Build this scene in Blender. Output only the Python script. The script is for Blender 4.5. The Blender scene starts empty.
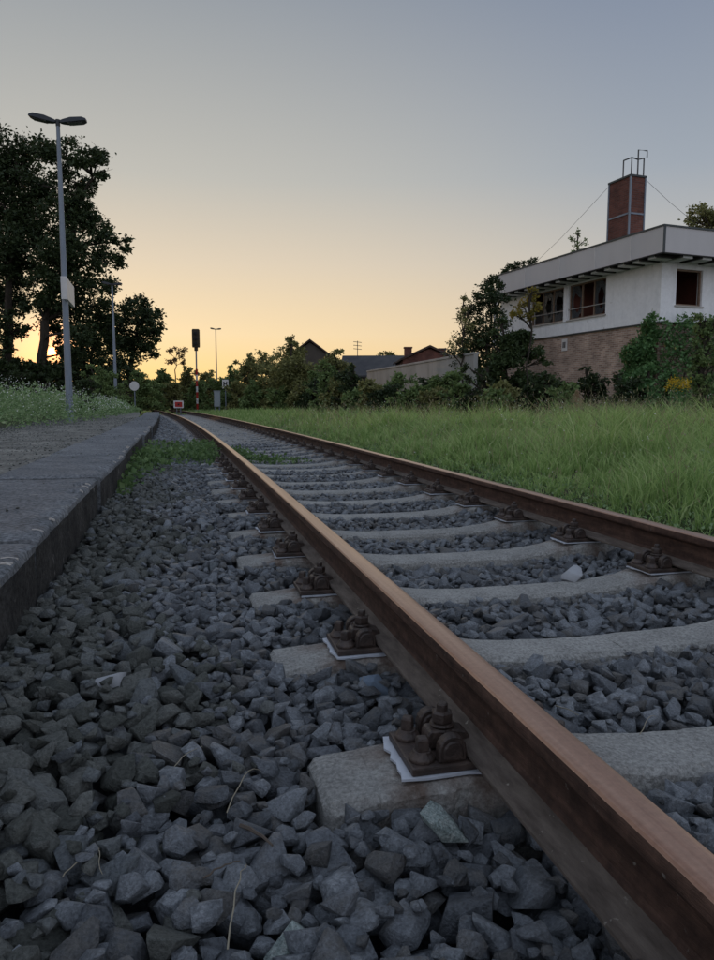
import bpy, bmesh, math, random
import numpy as np
from mathutils import Matrix, Vector

random.seed(7)
RNG = np.random.default_rng(11)
SC = bpy.context.scene
COL = SC.collection
R = math.radians
PI = math.pi

# ------------------------------------------------------------------ camera
F_PX, PITCH, ROLL, YAW = 725.53, 0.106166, 0.00047, 0.235007
CAM = Vector((-1.34368, -1.35124, 0.546954))
_fw = Vector((math.sin(YAW) * math.cos(PITCH), math.cos(YAW) * math.cos(PITCH), -math.sin(PITCH)))
_rt = Vector((math.cos(YAW), -math.sin(YAW), 0.0))
_up = _rt.cross(_fw)
_r2 = _rt * math.cos(ROLL) + _up * math.sin(ROLL)
_u2 = _up * math.cos(ROLL) - _rt * math.sin(ROLL)
_cd = bpy.data.cameras.new("camera")
_cd.sensor_fit = 'VERTICAL'
_cd.sensor_height = 36.0
_cd.lens = F_PX * 36.0 / 960.0
_cd.clip_start = 0.03
_cd.clip_end = 3000.0
_co = bpy.data.objects.new("camera", _cd)
_co.matrix_world = Matrix.Translation(CAM) @ Matrix((_r2, _u2, -_fw)).transposed().to_4x4()
COL.objects.link(_co)
SC.camera = _co


def at(px, py, d):
    """world point seen at photo pixel (px, py) at depth d metres"""
    return CAM + (_fw + _r2 * ((px - 357.0) / F_PX) - _u2 * ((py - 480.0) / F_PX)) * d


def on_ground(px, d, z):
    p = at(px, 402.7, d)
    return Vector((p.x, p.y, z))


def zpix(P, py):
    """height at ground point P that shows at photo row py"""
    d = Vector((P.x - CAM.x, P.y - CAM.y, 0)); k = (480.0 - py) / F_PX
    return CAM.z + (k * d.dot(_fw) - d.dot(_u2)) / (_u2.z - k * _fw.z)


# ------------------------------------------------------------------ sky and sun
SUN_AZ, SUN_EL = -0.158, R(3.6)
SUN_DIR = Vector((math.sin(SUN_AZ) * math.cos(SUN_EL), math.cos(SUN_AZ) * math.cos(SUN_EL), math.sin(SUN_EL)))


def lin(r, g, b):
    return tuple(((c / 255.0) / 12.92 if c <= 10.3 else (((c / 255.0) + 0.055) / 1.055) ** 2.4) for c in (r, g, b)) + (1.0,)


world = bpy.data.worlds.new("World")
SC.world = world
world.use_nodes = True
wt = world.node_tree
wn, wl = wt.nodes, wt.links
wn.clear()
w_out = wn.new('ShaderNodeOutputWorld')
w_tc = wn.new('ShaderNodeTexCoord')
w_nrm = wn.new('ShaderNodeVectorMath'); w_nrm.operation = 'NORMALIZE'
wl.new(w_tc.outputs['Generated'], w_nrm.inputs[0])
w_sep = wn.new('ShaderNodeSeparateXYZ')
wl.new(w_nrm.outputs[0], w_sep.inputs[0])
w_dot = wn.new('ShaderNodeVectorMath'); w_dot.operation = 'DOT_PRODUCT'
wl.new(w_nrm.outputs[0], w_dot.inputs[0])
w_dot.inputs[1].default_value = SUN_DIR


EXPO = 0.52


def sky_ramp(stops, k=1.0):
    n = wn.new('ShaderNodeValToRGB')
    n.color_ramp.interpolation = 'EASE' if False else 'LINEAR'
    el = n.color_ramp.elements
    while len(el) < len(stops):
        el.new(0.5)
    for e, (pos, c) in zip(el, stops):
        e.position = pos
        q = k if pos <= .5 else 1.0
        e.color = tuple(v * q for v in lin(*c)[:3]) + (1.0,)
    wl.new(w_sep.outputs['Z'], n.inputs[0])
    return n


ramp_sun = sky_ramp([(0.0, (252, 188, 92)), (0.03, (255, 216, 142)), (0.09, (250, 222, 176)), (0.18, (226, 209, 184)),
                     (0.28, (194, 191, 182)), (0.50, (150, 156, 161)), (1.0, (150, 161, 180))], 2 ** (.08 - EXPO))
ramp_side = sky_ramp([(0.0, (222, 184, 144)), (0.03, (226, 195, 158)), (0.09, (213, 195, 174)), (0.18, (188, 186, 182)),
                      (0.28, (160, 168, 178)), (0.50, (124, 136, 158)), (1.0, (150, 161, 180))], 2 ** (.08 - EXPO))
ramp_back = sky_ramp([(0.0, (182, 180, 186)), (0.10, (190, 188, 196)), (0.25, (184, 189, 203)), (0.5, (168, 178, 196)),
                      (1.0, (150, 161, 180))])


def w_map(lo, hi):
    n = wn.new('ShaderNodeMapRange')
    n.interpolation_type = 'SMOOTHSTEP'
    n.inputs['From Min'].default_value = lo
    n.inputs['From Max'].default_value = hi
    wl.new(w_dot.outputs['Value'], n.inputs['Value'])
    return n


def w_mix(a, b, f):
    n = wn.new('ShaderNodeMix')
    n.data_type = 'RGBA'
    if isinstance(f, float):
        n.inputs[0].default_value = f
    else:
        wl.new(f, n.inputs[0])
    wl.new(a, n.inputs[6]); wl.new(b, n.inputs[7])
    return n.outputs[2]


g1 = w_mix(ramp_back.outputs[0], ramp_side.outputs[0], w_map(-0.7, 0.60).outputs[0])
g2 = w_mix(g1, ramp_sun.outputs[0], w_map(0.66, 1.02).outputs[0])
sky = wn.new('ShaderNodeTexSky')
sky.sky_type = 'NISHITA'
sky.sun_disc = False
sky.sun_elevation = SUN_EL
sky.sun_rotation = SUN_AZ % (2 * PI)
sky.air_density = 1.0
sky.dust_density = 1.0
sky.ozone_density = 2.0
bg_sky = wn.new('ShaderNodeBackground'); bg_sky.inputs[1].default_value = 0.05
wl.new(sky.outputs[0], bg_sky.inputs[0])
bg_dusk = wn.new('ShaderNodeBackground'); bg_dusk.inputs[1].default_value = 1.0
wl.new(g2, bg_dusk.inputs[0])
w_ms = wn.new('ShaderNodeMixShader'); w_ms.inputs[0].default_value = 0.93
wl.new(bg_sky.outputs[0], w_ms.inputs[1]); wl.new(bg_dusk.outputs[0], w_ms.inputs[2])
# the low sun itself, half a degree wide
w_disc = w_map(math.cos(R(0.42)), math.cos(R(0.20)))
bg_sun = wn.new('ShaderNodeBackground'); bg_sun.inputs[0].default_value = (1.0, 0.20, 0.04, 1)
w_mul = wn.new('ShaderNodeMath'); w_mul.operation = 'MULTIPLY'; w_mul.inputs[1].default_value = 12.0
w_halo = w_map(math.cos(R(3.0)), math.cos(R(0.2)))
w_hm = wn.new('ShaderNodeMath'); w_hm.operation = 'MULTIPLY_ADD'; w_hm.inputs[1].default_value = 0.05
wl.new(w_halo.outputs[0], w_hm.inputs[0]); wl.new(w_disc.outputs[0], w_hm.inputs[2])
wl.new(w_hm.outputs[0], w_mul.inputs[0]); wl.new(w_mul.outputs[0], bg_sun.inputs[1])
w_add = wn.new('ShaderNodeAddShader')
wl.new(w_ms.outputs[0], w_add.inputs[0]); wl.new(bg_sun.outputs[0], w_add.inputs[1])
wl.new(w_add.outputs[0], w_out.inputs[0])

sun_data = bpy.data.lights.new("sun", 'SUN')
sun_data.energy = 0.35
sun_data.angle = R(0.6)
sun_data.color = (1.0, 0.55, 0.25)
sun_obj = bpy.data.objects.new("sun", sun_data)
sun_obj.rotation_euler = SUN_DIR.to_track_quat('Z', 'Y').to_euler()
COL.objects.link(sun_obj)

vs = SC.view_settings
vs.view_transform = 'Standard'
vs.look = 'None'
vs.exposure = EXPO
vs.gamma = 1.0
vs.use_curve_mapping = False
SC.cycles.max_bounces = 6
SC.cycles.transparent_max_bounces = 8


# ------------------------------------------------------------------ helpers
def tag(o, label=None, cat=None, group=None, kind=None):
    if label: o["label"] = label
    if cat: o["category"] = cat
    if group: o["group"] = group
    if kind: o["kind"] = kind
    return o


def obj(name, data, parent=None, loc=None, rz=None):
    o = bpy.data.objects.new(name, data)
    COL.objects.link(o)
    if parent is not None: o.parent = parent
    if loc is not None: o.location = loc
    if rz is not None: o.rotation_euler = (0, 0, rz)
    return o


def empty(name, loc=(0, 0, 0), rz=0.0):
    o = obj(name, None, None, loc, rz)
    o.empty_display_size = 0.1
    return o


def np_mesh(name, V, T, material=None, midx=None, smooth=False):
    me = bpy.data.meshes.new(name)
    V = np.asarray(V, np.float32); T = np.asarray(T, np.int32)
    k = T.shape[1]
    me.vertices.add(len(V)); me.vertices.foreach_set("co", V.ravel())
    me.loops.add(T.size); me.loops.foreach_set("vertex_index", T.ravel())
    me.polygons.add(len(T)); me.polygons.foreach_set("loop_start", np.arange(0, T.size, k, dtype=np.int32))
    me.polygons.foreach_set("loop_total", np.full(len(T), k, np.int32))
    if smooth: me.polygons.foreach_set("use_smooth", np.ones(len(T), bool))
    if midx is not None: me.polygons.foreach_set("material_index", np.asarray(midx, np.int32))
    me.update(calc_edges=True)
    if material is not None:
        for m in (material if isinstance(material, (list, tuple)) else [material]): me.materials.append(m)
    return me


class MB:
    """collects faces for ONE mesh"""
    def __init__(self): self.v = []; self.f = []; self.m = []; self.mi = 0

    def add(self, vs_, fs):
        b = len(self.v)
        self.v += [tuple(p) for p in vs_]
        self.f += [tuple(i + b for i in f) for f in fs]
        self.m += [self.mi] * len(fs)
        return self

    def box(self, c, s, M=None):
        x, y, z = s[0] / 2, s[1] / 2, s[2] / 2
        vs_ = [Vector((c[0] + a * x, c[1] + b * y, c[2] + d * z)) for d in (-1, 1) for b in (-1, 1) for a in (-1, 1)]
        if M is not None: vs_ = [M @ p for p in vs_]
        return self.add(vs_, [(0, 2, 3, 1), (4, 5, 7, 6), (0, 1, 5, 4), (2, 6, 7, 3), (0, 4, 6, 2), (1, 3, 7, 5)])

    def bb(self, x0, x1, y0, y1, z0, z1, M=None):
        return self.box(((x0 + x1) / 2, (y0 + y1) / 2, (z0 + z1) / 2), (x1 - x0, y1 - y0, z1 - z0), M)

    def tube(self, pts, rad, n=8, cap=True):
        pts = [Vector(p) for p in pts]
        if not isinstance(rad, (list, tuple)): rad = [rad] * len(pts)
        vs_, fs = [], []
        for i, p in enumerate(pts):
            t = (pts[min(i + 1, len(pts) - 1)] - pts[max(i - 1, 0)]).normalized()
            a = Vector((0, 0, 1)) if abs(t.z) < 0.9 else Vector((1, 0, 0))
            u = t.cross(a).normalized(); w = t.cross(u)
            for k in range(n):
                g = 2 * PI * k / n
                vs_.append(p + (u * math.cos(g) + w * math.sin(g)) * rad[i])
        for i in range(len(pts) - 1):
            for k in range(n):
                fs.append((i * n + k, i * n + (k + 1) % n, (i + 1) * n + (k + 1) % n, (i + 1) * n + k))
        if cap:
            fs.append(tuple(range(n))[::-1]); fs.append(tuple(range((len(pts) - 1) * n, len(pts) * n)))
        return self.add(vs_, fs)

    def lathe(self, prof, c=(0, 0, 0), n=12, rot=0.0):
        vs_, fs = [], []
        for (r, z) in prof:
            for k in range(n):
                g = 2 * PI * k / n + rot
                vs_.append((c[0] + r * math.cos(g), c[1] + r * math.sin(g), c[2] + z))
        for i in range(len(prof) - 1):
            for k in range(n):
                fs.append((i * n + k, i * n + (k + 1) % n, (i + 1) * n + (k + 1) % n, (i + 1) * n + k))
        fs.append(tuple(range(n))[::-1]); fs.append(tuple(range((len(prof) - 1) * n, len(prof) * n)))
        return self.add(vs_, fs)

    def prism(self, poly, a, b, axis='z'):
        """poly (u,v) extruded from a to b along axis"""
        def P(u, v, t):
            return {'z': (u, v, t), 'y': (u, t, v), 'x': (t, u, v)}[axis]
        n = len(poly)
        vs_ = [P(u, v, a) for u, v in poly] + [P(u, v, b) for u, v in poly]
        fs = [tuple(range(n))[::-1], tuple(range(n, 2 * n))] + [(i, (i + 1) % n, n + (i + 1) % n, n + i) for i in range(n)]
        return self.add(vs_, fs)

    def mesh(self, name, material, bevel=0.0, seg=1, smooth=False):
        me = bpy.data.meshes.new(name)
        me.from_pydata(self.v, [], self.f)
        for m in (material if isinstance(material, (list, tuple)) else [material]): me.materials.append(m)
        if any(self.m): me.polygons.foreach_set("material_index", self.m)
        bm = bmesh.new(); bm.from_mesh(me)
        bmesh.ops.recalc_face_normals(bm, faces=bm.faces)
        if bevel > 0:
            ed = [e for e in bm.edges if len(e.link_faces) == 2 and e.calc_face_angle(0) > 0.5]
            bmesh.ops.bevel(bm, geom=ed, offset=bevel, segments=seg, profile=0.6, affect='EDGES', clamp_overlap=True)
        if smooth:
            for f in bm.faces: f.smooth = True
            for e in bm.edges:
                if len(e.link_faces) == 2 and e.calc_face_angle(0) > 0.6: e.smooth = False
        bm.to_mesh(me); bm.free()
        return me

    def obj(self, name, material, parent=None, **kw):
        loc = kw.pop('loc', None); rz = kw.pop('rz', None)
        return obj(name, self.mesh(name, material, **kw), parent, loc, rz)


# ------------------------------------------------------------------ materials
def mat(name, stops, rough=0.85, scale=6.0, detail=6.0, stretch=(1, 1, 1), bump=0.0, bscale=None, island=0.0, spec=0.3,
        trans=0.0, metallic=0.0, coord='Object', pw=(0.3, 0.7), speck=None, objrand=0.0, fine=None):
    """noise driven colour ramp + bump; island/objrand = random value shift per piece; trans = leaf translucency"""
    m = bpy.data.materials.new(name); m.use_nodes = True
    nt = m.node_tree; N, L = nt.nodes, nt.links
    b = N['Principled BSDF']
    tc = N.new('ShaderNodeTexCoord')
    mp = N.new('ShaderNodeMapping'); mp.inputs['Scale'].default_value = stretch
    if coord == 'World':
        cs = N.new('ShaderNodeNewGeometry').outputs['Position']
    else:
        cs = tc.outputs[coord]
    L.new(cs, mp.inputs['Vector'])
    nz = N.new('ShaderNodeTexNoise'); nz.inputs['Scale'].default_value = scale; nz.inputs['Detail'].default_value = detail
    nz.inputs['Roughness'].default_value = 0.62
    L.new(mp.outputs[0], nz.inputs['Vector'])
    fac = nz.outputs['Fac']
    if island > 0 or objrand > 0:
        ge = N.new('ShaderNodeNewGeometry'); oi = N.new('ShaderNodeObjectInfo')
        a1 = N.new('ShaderNodeMath'); a1.operation = 'ADD'
        L.new(ge.outputs['Random Per Island'], a1.inputs[0]); L.new(oi.outputs['Random'], a1.inputs[1])
        fr = N.new('ShaderNodeMath'); fr.operation = 'FRACT'; L.new(a1.outputs[0], fr.inputs[0])
        mx = N.new('ShaderNodeMix'); mx.inputs[0].default_value = max(island, objrand)
        L.new(fac, mx.inputs[2]); L.new(fr.outputs[0], mx.inputs[3])
        fac = mx.outputs[0]; pw = (0.08, 0.92)
    cr = N.new('ShaderNodeValToRGB')
    el = cr.color_ramp.elements
    while len(el) < len(stops): el.new(0.5)
    for i, (e, c) in enumerate(zip(el, stops)):
        e.position = pw[0] + (pw[1] - pw[0]) * i / max(1, len(stops) - 1)
        e.color = tuple(c) + (1,)
    L.new(fac, cr.inputs[0])
    colr = cr.outputs[0]
    if speck:
        sc_, th, sc_col = speck
        n2 = N.new('ShaderNodeTexNoise'); n2.inputs['Scale'].default_value = sc_; n2.inputs['Detail'].default_value = 4
        L.new(cs, n2.inputs['Vector'])
        r2 = N.new('ShaderNodeMapRange'); r2.inputs['From Min'].default_value = th; r2.inputs['From Max'].default_value = th + 0.06
        L.new(n2.outputs['Fac'], r2.inputs['Value'])
        m2 = N.new('ShaderNodeMix'); m2.data_type = 'RGBA'
        L.new(r2.outputs[0], m2.inputs[0]); L.new(colr, m2.inputs[6]); m2.inputs[7].default_value = tuple(sc_col) + (1,)
        colr = m2.outputs[2]
    if fine:
        n3 = N.new('ShaderNodeTexNoise'); n3.inputs['Scale'].default_value = fine[0]; n3.inputs['Detail'].default_value = 5; n3.inputs['Roughness'].default_value = .7
        L.new(cs, n3.inputs['Vector'])
        r3 = N.new('ShaderNodeMapRange'); r3.inputs['From Min'].default_value = .34; r3.inputs['From Max'].default_value = .66
        r3.inputs['To Min'].default_value = 1 - fine[1]; r3.inputs['To Max'].default_value = 1 + fine[1]; L.new(n3.outputs['Fac'], r3.inputs['Value'])
        m3 = N.new('ShaderNodeVectorMath'); m3.operation = 'SCALE'; L.new(colr, m3.inputs[0]); L.new(r3.outputs[0], m3.inputs['Scale'])
        colr = m3.outputs[0]
    L.new(colr, b.inputs['Base Color'])
    b.inputs['Roughness'].default_value = rough
    b.inputs['Specular IOR Level'].default_value = spec
    b.inputs['Metallic'].default_value = metallic
    if bump > 0:
        nb = N.new('ShaderNodeTexNoise'); nb.inputs['Scale'].default_value = bscale or scale * 4; nb.inputs['Detail'].default_value = 6
        nb.inputs['Roughness'].default_value = 0.65
        L.new(mp.outputs[0], nb.inputs['Vector'])
        bp = N.new('ShaderNodeBump'); bp.inputs['Strength'].default_value = bump; bp.inputs['Distance'].default_value = 0.01
        L.new(nb.outputs['Fac'], bp.inputs['Height']); L.new(bp.outputs[0], b.inputs['Normal'])
    if trans > 0:
        tr = N.new('ShaderNodeBsdfTranslucent'); L.new(colr, tr.inputs[0])
        ms = N.new('ShaderNodeMixShader'); ms.inputs[0].default_value = trans
        L.new(b.outputs[0], ms.inputs[1]); L.new(tr.outputs[0], ms.inputs[2])
        L.new(ms.outputs[0], N['Material Output'].inputs[0])
    return m


def flat(name, c, rough=0.7, **kw):
    d = tuple(x * 0.82 for x in c)
    return mat(name, [d, c], rough=rough, **kw)


M_STONE = mat('basalt', [(0.040, 0.044, 0.049), (0.095, 0.104, 0.115), (0.165, 0.178, 0.193), (0.105, 0.101, 0.094), (0.070, 0.078, 0.087), (0.210, 0.226, 0.242), (0.130, 0.142, 0.155), (0.40, 0.42, 0.44)],
              rough=0.5, scale=40, bump=0.8, bscale=170, island=0.66, spec=0.5, coord='World', fine=(170, .38))
M_STONE_DIRTY = mat('mossy_basalt', [(0.062, 0.066, 0.058), (0.110, 0.115, 0.103), (0.159, 0.163, 0.149), (0.143, 0.161, 0.177)],
                    rough=0.9, scale=40, bump=1.0, bscale=150, island=0.7, spec=0.2, coord='World', fine=(150, .35))
M_STONE_PALE = mat('pale_stone', [(0.34, 0.35, 0.37), (0.46, 0.47, 0.48)], rough=0.85, scale=30, bump=0.4, bscale=120)
M_STONE_GREEN = mat('greenish_stone', [(0.16, 0.20, 0.19), (0.28, 0.33, 0.31), (0.40, 0.43, 0.40)], rough=0.85, scale=90, bump=0.8, bscale=160, coord='World', fine=(220, .5))
M_STONE_BLUE = mat('bluish_stone', [(0.12, 0.16, 0.21), (0.17, 0.22, 0.28)], rough=0.7, scale=30, bump=0.4, bscale=120)
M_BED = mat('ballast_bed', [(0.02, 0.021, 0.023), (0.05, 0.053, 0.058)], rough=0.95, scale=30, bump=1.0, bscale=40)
M_CONC = mat('sleeper_concrete', [(0.142, 0.141, 0.133), (0.264, 0.260, 0.243), (0.358, 0.352, 0.328), (0.460, 0.451, 0.425)], rough=0.95, scale=6, detail=14, bump=1.0, bscale=70,
             speck=(85, 0.64, (0.40, 0.38, 0.34)), objrand=0.12, fine=(110, .38))
def add_rust_stain(m):
    N, L = m.node_tree.nodes, m.node_tree.links
    b = N['Principled BSDF']; src = b.inputs['Base Color'].links[0].from_socket
    tc = N.new('ShaderNodeTexCoord'); sp = N.new('ShaderNodeSeparateXYZ'); L.new(tc.outputs['Object'], sp.inputs[0])
    ab = N.new('ShaderNodeMath'); ab.operation = 'ABSOLUTE'; L.new(sp.outputs[0], ab.inputs[0])
    sb_ = N.new('ShaderNodeMath'); sb_.operation = 'SUBTRACT'; L.new(ab.outputs[0], sb_.inputs[0]); sb_.inputs[1].default_value = .7505
    a2 = N.new('ShaderNodeMath'); a2.operation = 'ABSOLUTE'; L.new(sb_.outputs[0], a2.inputs[0])
    mr = N.new('ShaderNodeMapRange'); mr.interpolation_type = 'SMOOTHSTEP'
    mr.inputs['From Min'].default_value = .34; mr.inputs['From Max'].default_value = .16; L.new(a2.outputs[0], mr.inputs['Value'])
    nz = N.new('ShaderNodeTexNoise'); nz.inputs['Scale'].default_value = 14; nz.inputs['Detail'].default_value = 6; L.new(tc.outputs['Object'], nz.inputs['Vector'])
    m2 = N.new('ShaderNodeMapRange'); m2.inputs['From Min'].default_value = .40; m2.inputs['From Max'].default_value = .68; m2.inputs['To Max'].default_value = .75; L.new(nz.outputs['Fac'], m2.inputs['Value'])
    mu = N.new('ShaderNodeMath'); mu.operation = 'MULTIPLY'; L.new(mr.outputs[0], mu.inputs[0]); L.new(m2.outputs[0], mu.inputs[1])
    mx = N.new('ShaderNodeMix'); mx.data_type = 'RGBA'; L.new(mu.outputs[0], mx.inputs[0]); L.new(src, mx.inputs[6]); mx.inputs[7].default_value = (.13, .075, .048, 1)
    L.new(mx.outputs[2], b.inputs['Base Color'])


add_rust_stain(M_CONC)
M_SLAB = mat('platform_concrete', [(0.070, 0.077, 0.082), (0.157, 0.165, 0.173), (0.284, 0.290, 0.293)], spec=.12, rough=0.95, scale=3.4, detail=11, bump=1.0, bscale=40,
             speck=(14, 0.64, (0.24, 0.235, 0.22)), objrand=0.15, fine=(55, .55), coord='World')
M_SLABFACE = mat('dark_face_concrete', [(0.022, 0.022, 0.022), (0.045, 0.044, 0.042), (0.075, 0.072, 0.068)], spec=.12, rough=.95, scale=4, detail=11, bump=1.0, bscale=40, coord='World', fine=(50, .45), speck=(12, .66, (.14, .135, .125)))  # darker concrete for the vertical front of the coping slabs
M_PLAT = mat('platform_gravel', [(0.097, 0.097, 0.088), (0.185, 0.181, 0.162), (0.281, 0.273, 0.242)], spec=.12, rough=0.95, scale=2.2, detail=12, bump=1.0, bscale=60,
             speck=(60, 0.60, (0.22, 0.205, 0.18)), fine=(30, .5))
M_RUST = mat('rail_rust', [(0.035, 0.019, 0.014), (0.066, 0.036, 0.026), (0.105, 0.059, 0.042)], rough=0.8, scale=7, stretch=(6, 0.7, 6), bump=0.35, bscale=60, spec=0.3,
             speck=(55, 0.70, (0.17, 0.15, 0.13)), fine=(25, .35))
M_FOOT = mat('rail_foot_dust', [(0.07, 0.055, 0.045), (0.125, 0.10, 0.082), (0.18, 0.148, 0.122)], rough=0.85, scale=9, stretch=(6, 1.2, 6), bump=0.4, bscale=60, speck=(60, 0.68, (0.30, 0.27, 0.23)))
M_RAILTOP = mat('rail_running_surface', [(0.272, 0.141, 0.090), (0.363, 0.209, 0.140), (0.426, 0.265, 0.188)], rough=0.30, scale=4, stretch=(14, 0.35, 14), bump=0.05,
                bscale=40, spec=0.6, metallic=0.4, fine=(90, .12))
M_IRON = mat('rusty_fastening', [(0.027, 0.019, 0.015), (0.054, 0.037, 0.030), (0.099, 0.068, 0.052)], rough=0.46, scale=28, bump=0.4, bscale=130, spec=0.5)
M_PAD = flat('white_plastic_pad', (0.55, 0.58, 0.63), rough=0.6, scale=40)
M_SOIL = mat('soil', [(0.028, 0.025, 0.017), (0.06, 0.052, 0.035), (0.045, 0.055, 0.022)], rough=1.0, scale=3, bump=1.0, bscale=30)
M_GROUND = mat('meadow_soil', [(0.020, 0.030, 0.010), (0.045, 0.060, 0.018), (0.05, 0.045, 0.025)], rough=1.0, scale=0.7, bump=1.0, bscale=12)
M_GRASS = mat('grass', [(0.148, 0.251, 0.078), (0.272, 0.407, 0.125), (0.404, 0.543, 0.199), (0.651, 0.651, 0.382)], rough=0.6, scale=0.5, island=0.55, trans=0.4, spec=0.25)
M_DRYGRASS = mat('seed_grass', [(0.192, 0.204, 0.084), (0.384, 0.348, 0.204), (0.312, 0.240, 0.168)], rough=0.8, scale=1, island=0.6, trans=0.35)
M_PLUME = mat('beige_plume', [(0.36, 0.26, 0.16), (0.52, 0.40, 0.27)], rough=0.9, scale=3, island=0.5, trans=0.4)
M_WEED = mat('weed_leaf', [(0.090, 0.158, 0.062), (0.173, 0.276, 0.110), (0.276, 0.386, 0.179), (0.400, 0.469, 0.276)], rough=0.65, scale=1, island=0.6, trans=0.35)
M_WEED2 = mat('bright_weed_leaf', [(0.060, 0.11, 0.035), (0.12, 0.20, 0.07), (0.22, 0.31, 0.13)], rough=0.6, scale=1, island=0.6, trans=0.35)
M_BLOSSOM = flat('white_blossom', (0.85, 0.85, 0.80), island=0.4, scale=3)
M_YELLOW = mat('yellow_blossom', [(0.50, 0.32, 0.03), (0.72, 0.52, 0.05)], island=0.5, scale=4, trans=0.3)
M_BARK = mat('bark', [(0.022, 0.018, 0.014), (0.055, 0.045, 0.034)], rough=0.95, scale=3, stretch=(4, 4, 1), bump=0.6, bscale=20)
LEAFS = {
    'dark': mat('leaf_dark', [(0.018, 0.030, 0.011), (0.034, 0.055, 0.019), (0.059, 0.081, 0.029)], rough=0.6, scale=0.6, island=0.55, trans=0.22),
    'mid': mat('leaf_mid', [(0.081, 0.132, 0.048), (0.160, 0.230, 0.080), (0.273, 0.346, 0.127)], rough=0.6, scale=0.6, island=0.55, trans=0.3),
    'olive': mat('leaf_olive', [(0.104, 0.115, 0.043), (0.200, 0.206, 0.075), (0.331, 0.313, 0.115)], rough=0.6, scale=0.6, island=0.55, trans=0.3),
    'ivy': mat('leaf_ivy', [(0.054, 0.123, 0.045), (0.108, 0.218, 0.078), (0.187, 0.322, 0.120)], rough=0.5, scale=0.6, island=0.55, trans=0.25),
    'deep': mat('leaf_deep', [(0.026, 0.044, 0.016), (0.052, 0.082, 0.028), (0.09, 0.125, 0.044)], rough=0.6, scale=0.6, island=0.55, trans=0.25),  # deeper green leaf colour than the mid set
    'yellow': mat('leaf_yellow', [(0.10, 0.10, 0.02), (0.20, 0.17, 0.03), (0.30, 0.22, 0.04)], rough=0.6, scale=0.6, island=0.5, trans=0.4),
    'russet': mat('leaf_russet', [(0.07, 0.045, 0.02), (0.13, 0.075, 0.035)], rough=0.6, scale=0.6, island=0.5, trans=0.4),
}
M_GALV = mat('painted_lamp_steel', [(0.16, 0.19, 0.23), (0.22, 0.26, 0.31)], rough=0.5, scale=2, stretch=(3, 3, .5), spec=0.5, bump=0.05)
M_LAMPHEAD = flat('lamp_head', (0.035, 0.038, 0.042), rough=0.45)
M_GLASSDIFF = flat('lamp_lens', (0.10, 0.10, 0.10), rough=0.25, spec=0.5)
M_SIGNWHITE = flat('sign_white', (0.66, 0.64, 0.62), rough=0.5, scale=3)
M_SIGNRED = flat('sign_red', (0.42, 0.025, 0.02), rough=0.5, scale=4)
M_BLACK = flat('sign_black', (0.015, 0.015, 0.016), rough=0.6)
M_SIGNAL = flat('signal_back', (0.06, 0.045, 0.03), rough=0.7)
M_CABINET = flat('cabinet_grey', (0.32, 0.36, 0.38), rough=0.6)
M_RENDERW = mat('white_render', [(0.76, 0.765, 0.77), (0.84, 0.84, 0.845), (0.87, 0.87, 0.87)], rough=0.9, scale=1.6, detail=12, stretch=(2.2, 2.2, 0.35), bump=0.25, bscale=30,
                speck=(3.2, 0.70, (0.60, 0.59, 0.57)), fine=(7, .06))
M_FASCIA = mat('fascia_panel', [(0.48, 0.46, 0.45), (0.60, 0.575, 0.56)], rough=0.65, scale=1.5, detail=8, stretch=(1, 1, 0.4), objrand=0.2)
M_ROOFEDGE = flat('roof_edge_metal', (0.075, 0.085, 0.085), rough=0.6)
M_DARKWOOD = flat('dark_timber', (0.035, 0.032, 0.030), rough=0.8)
M_SOFFIT = flat('soffit_board', (0.78, 0.77, 0.75), rough=0.8)
M_FRAME = mat('old_window_frame', [(0.16, 0.11, 0.075), (0.26, 0.18, 0.13)], rough=0.7, scale=12)
M_SILL = flat('concrete_sill', (0.48, 0.45, 0.41), rough=0.8)
M_ROOM = mat('interior', [(0.126, 0.054, 0.042), (0.252, 0.090, 0.063)], rough=0.9, scale=1.0)
M_CONCWALL = mat('garden_wall', [(0.24, 0.24, 0.22), (0.34, 0.33, 0.31), (0.40, 0.38, 0.36)], rough=0.9, scale=0.8, detail=10, stretch=(1, 1, .4), bump=0.3, bscale=20)
M_ROOFTILE = mat('roof_tile', [(0.052, 0.034, 0.027), (0.084, 0.052, 0.041)], rough=0.85, scale=2)
M_ROOFGREY = mat('slate_roof', [(0.049, 0.049, 0.052), (0.084, 0.081, 0.081)], rough=0.8, scale=1)
M_HOUSE = mat('house_render', [(0.072, 0.061, 0.050), (0.101, 0.086, 0.072)], rough=0.9, scale=1)
M_WIRE = flat('wire', (0.10, 0.10, 0.10), rough=0.6)
M_STRAW = flat('dry_straw', (0.34, 0.30, 0.22), rough=0.9)
M_TWIG = flat('twig', (0.12, 0.095, 0.075), rough=0.9)
M_HILL = mat('far_wood', [(0.018, 0.024, 0.010), (0.035, 0.040, 0.016)], rough=1.0, scale=0.2)


def glass_mat():
    m = bpy.data.materials.new('dusty_glass'); m.use_nodes = True
    N, L = m.node_tree.nodes, m.node_tree.links
    b = N['Principled BSDF']; b.inputs['Base Color'].default_value = (0.10, 0.11, 0.12, 1); b.inputs['Roughness'].default_value = 0.12
    t = N.new('ShaderNodeBsdfTransparent'); t.inputs[0].default_value = (0.75, 0.78, 0.78, 1)
    x = N.new('ShaderNodeMixShader'); x.inputs[0].default_value = 0.45
    L.new(t.outputs[0], x.inputs[1]); L.new(b.outputs[0], x.inputs[2]); L.new(x.outputs[0], N['Material Output'].inputs[0])
    return m


M_GLASS = glass_mat()


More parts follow.
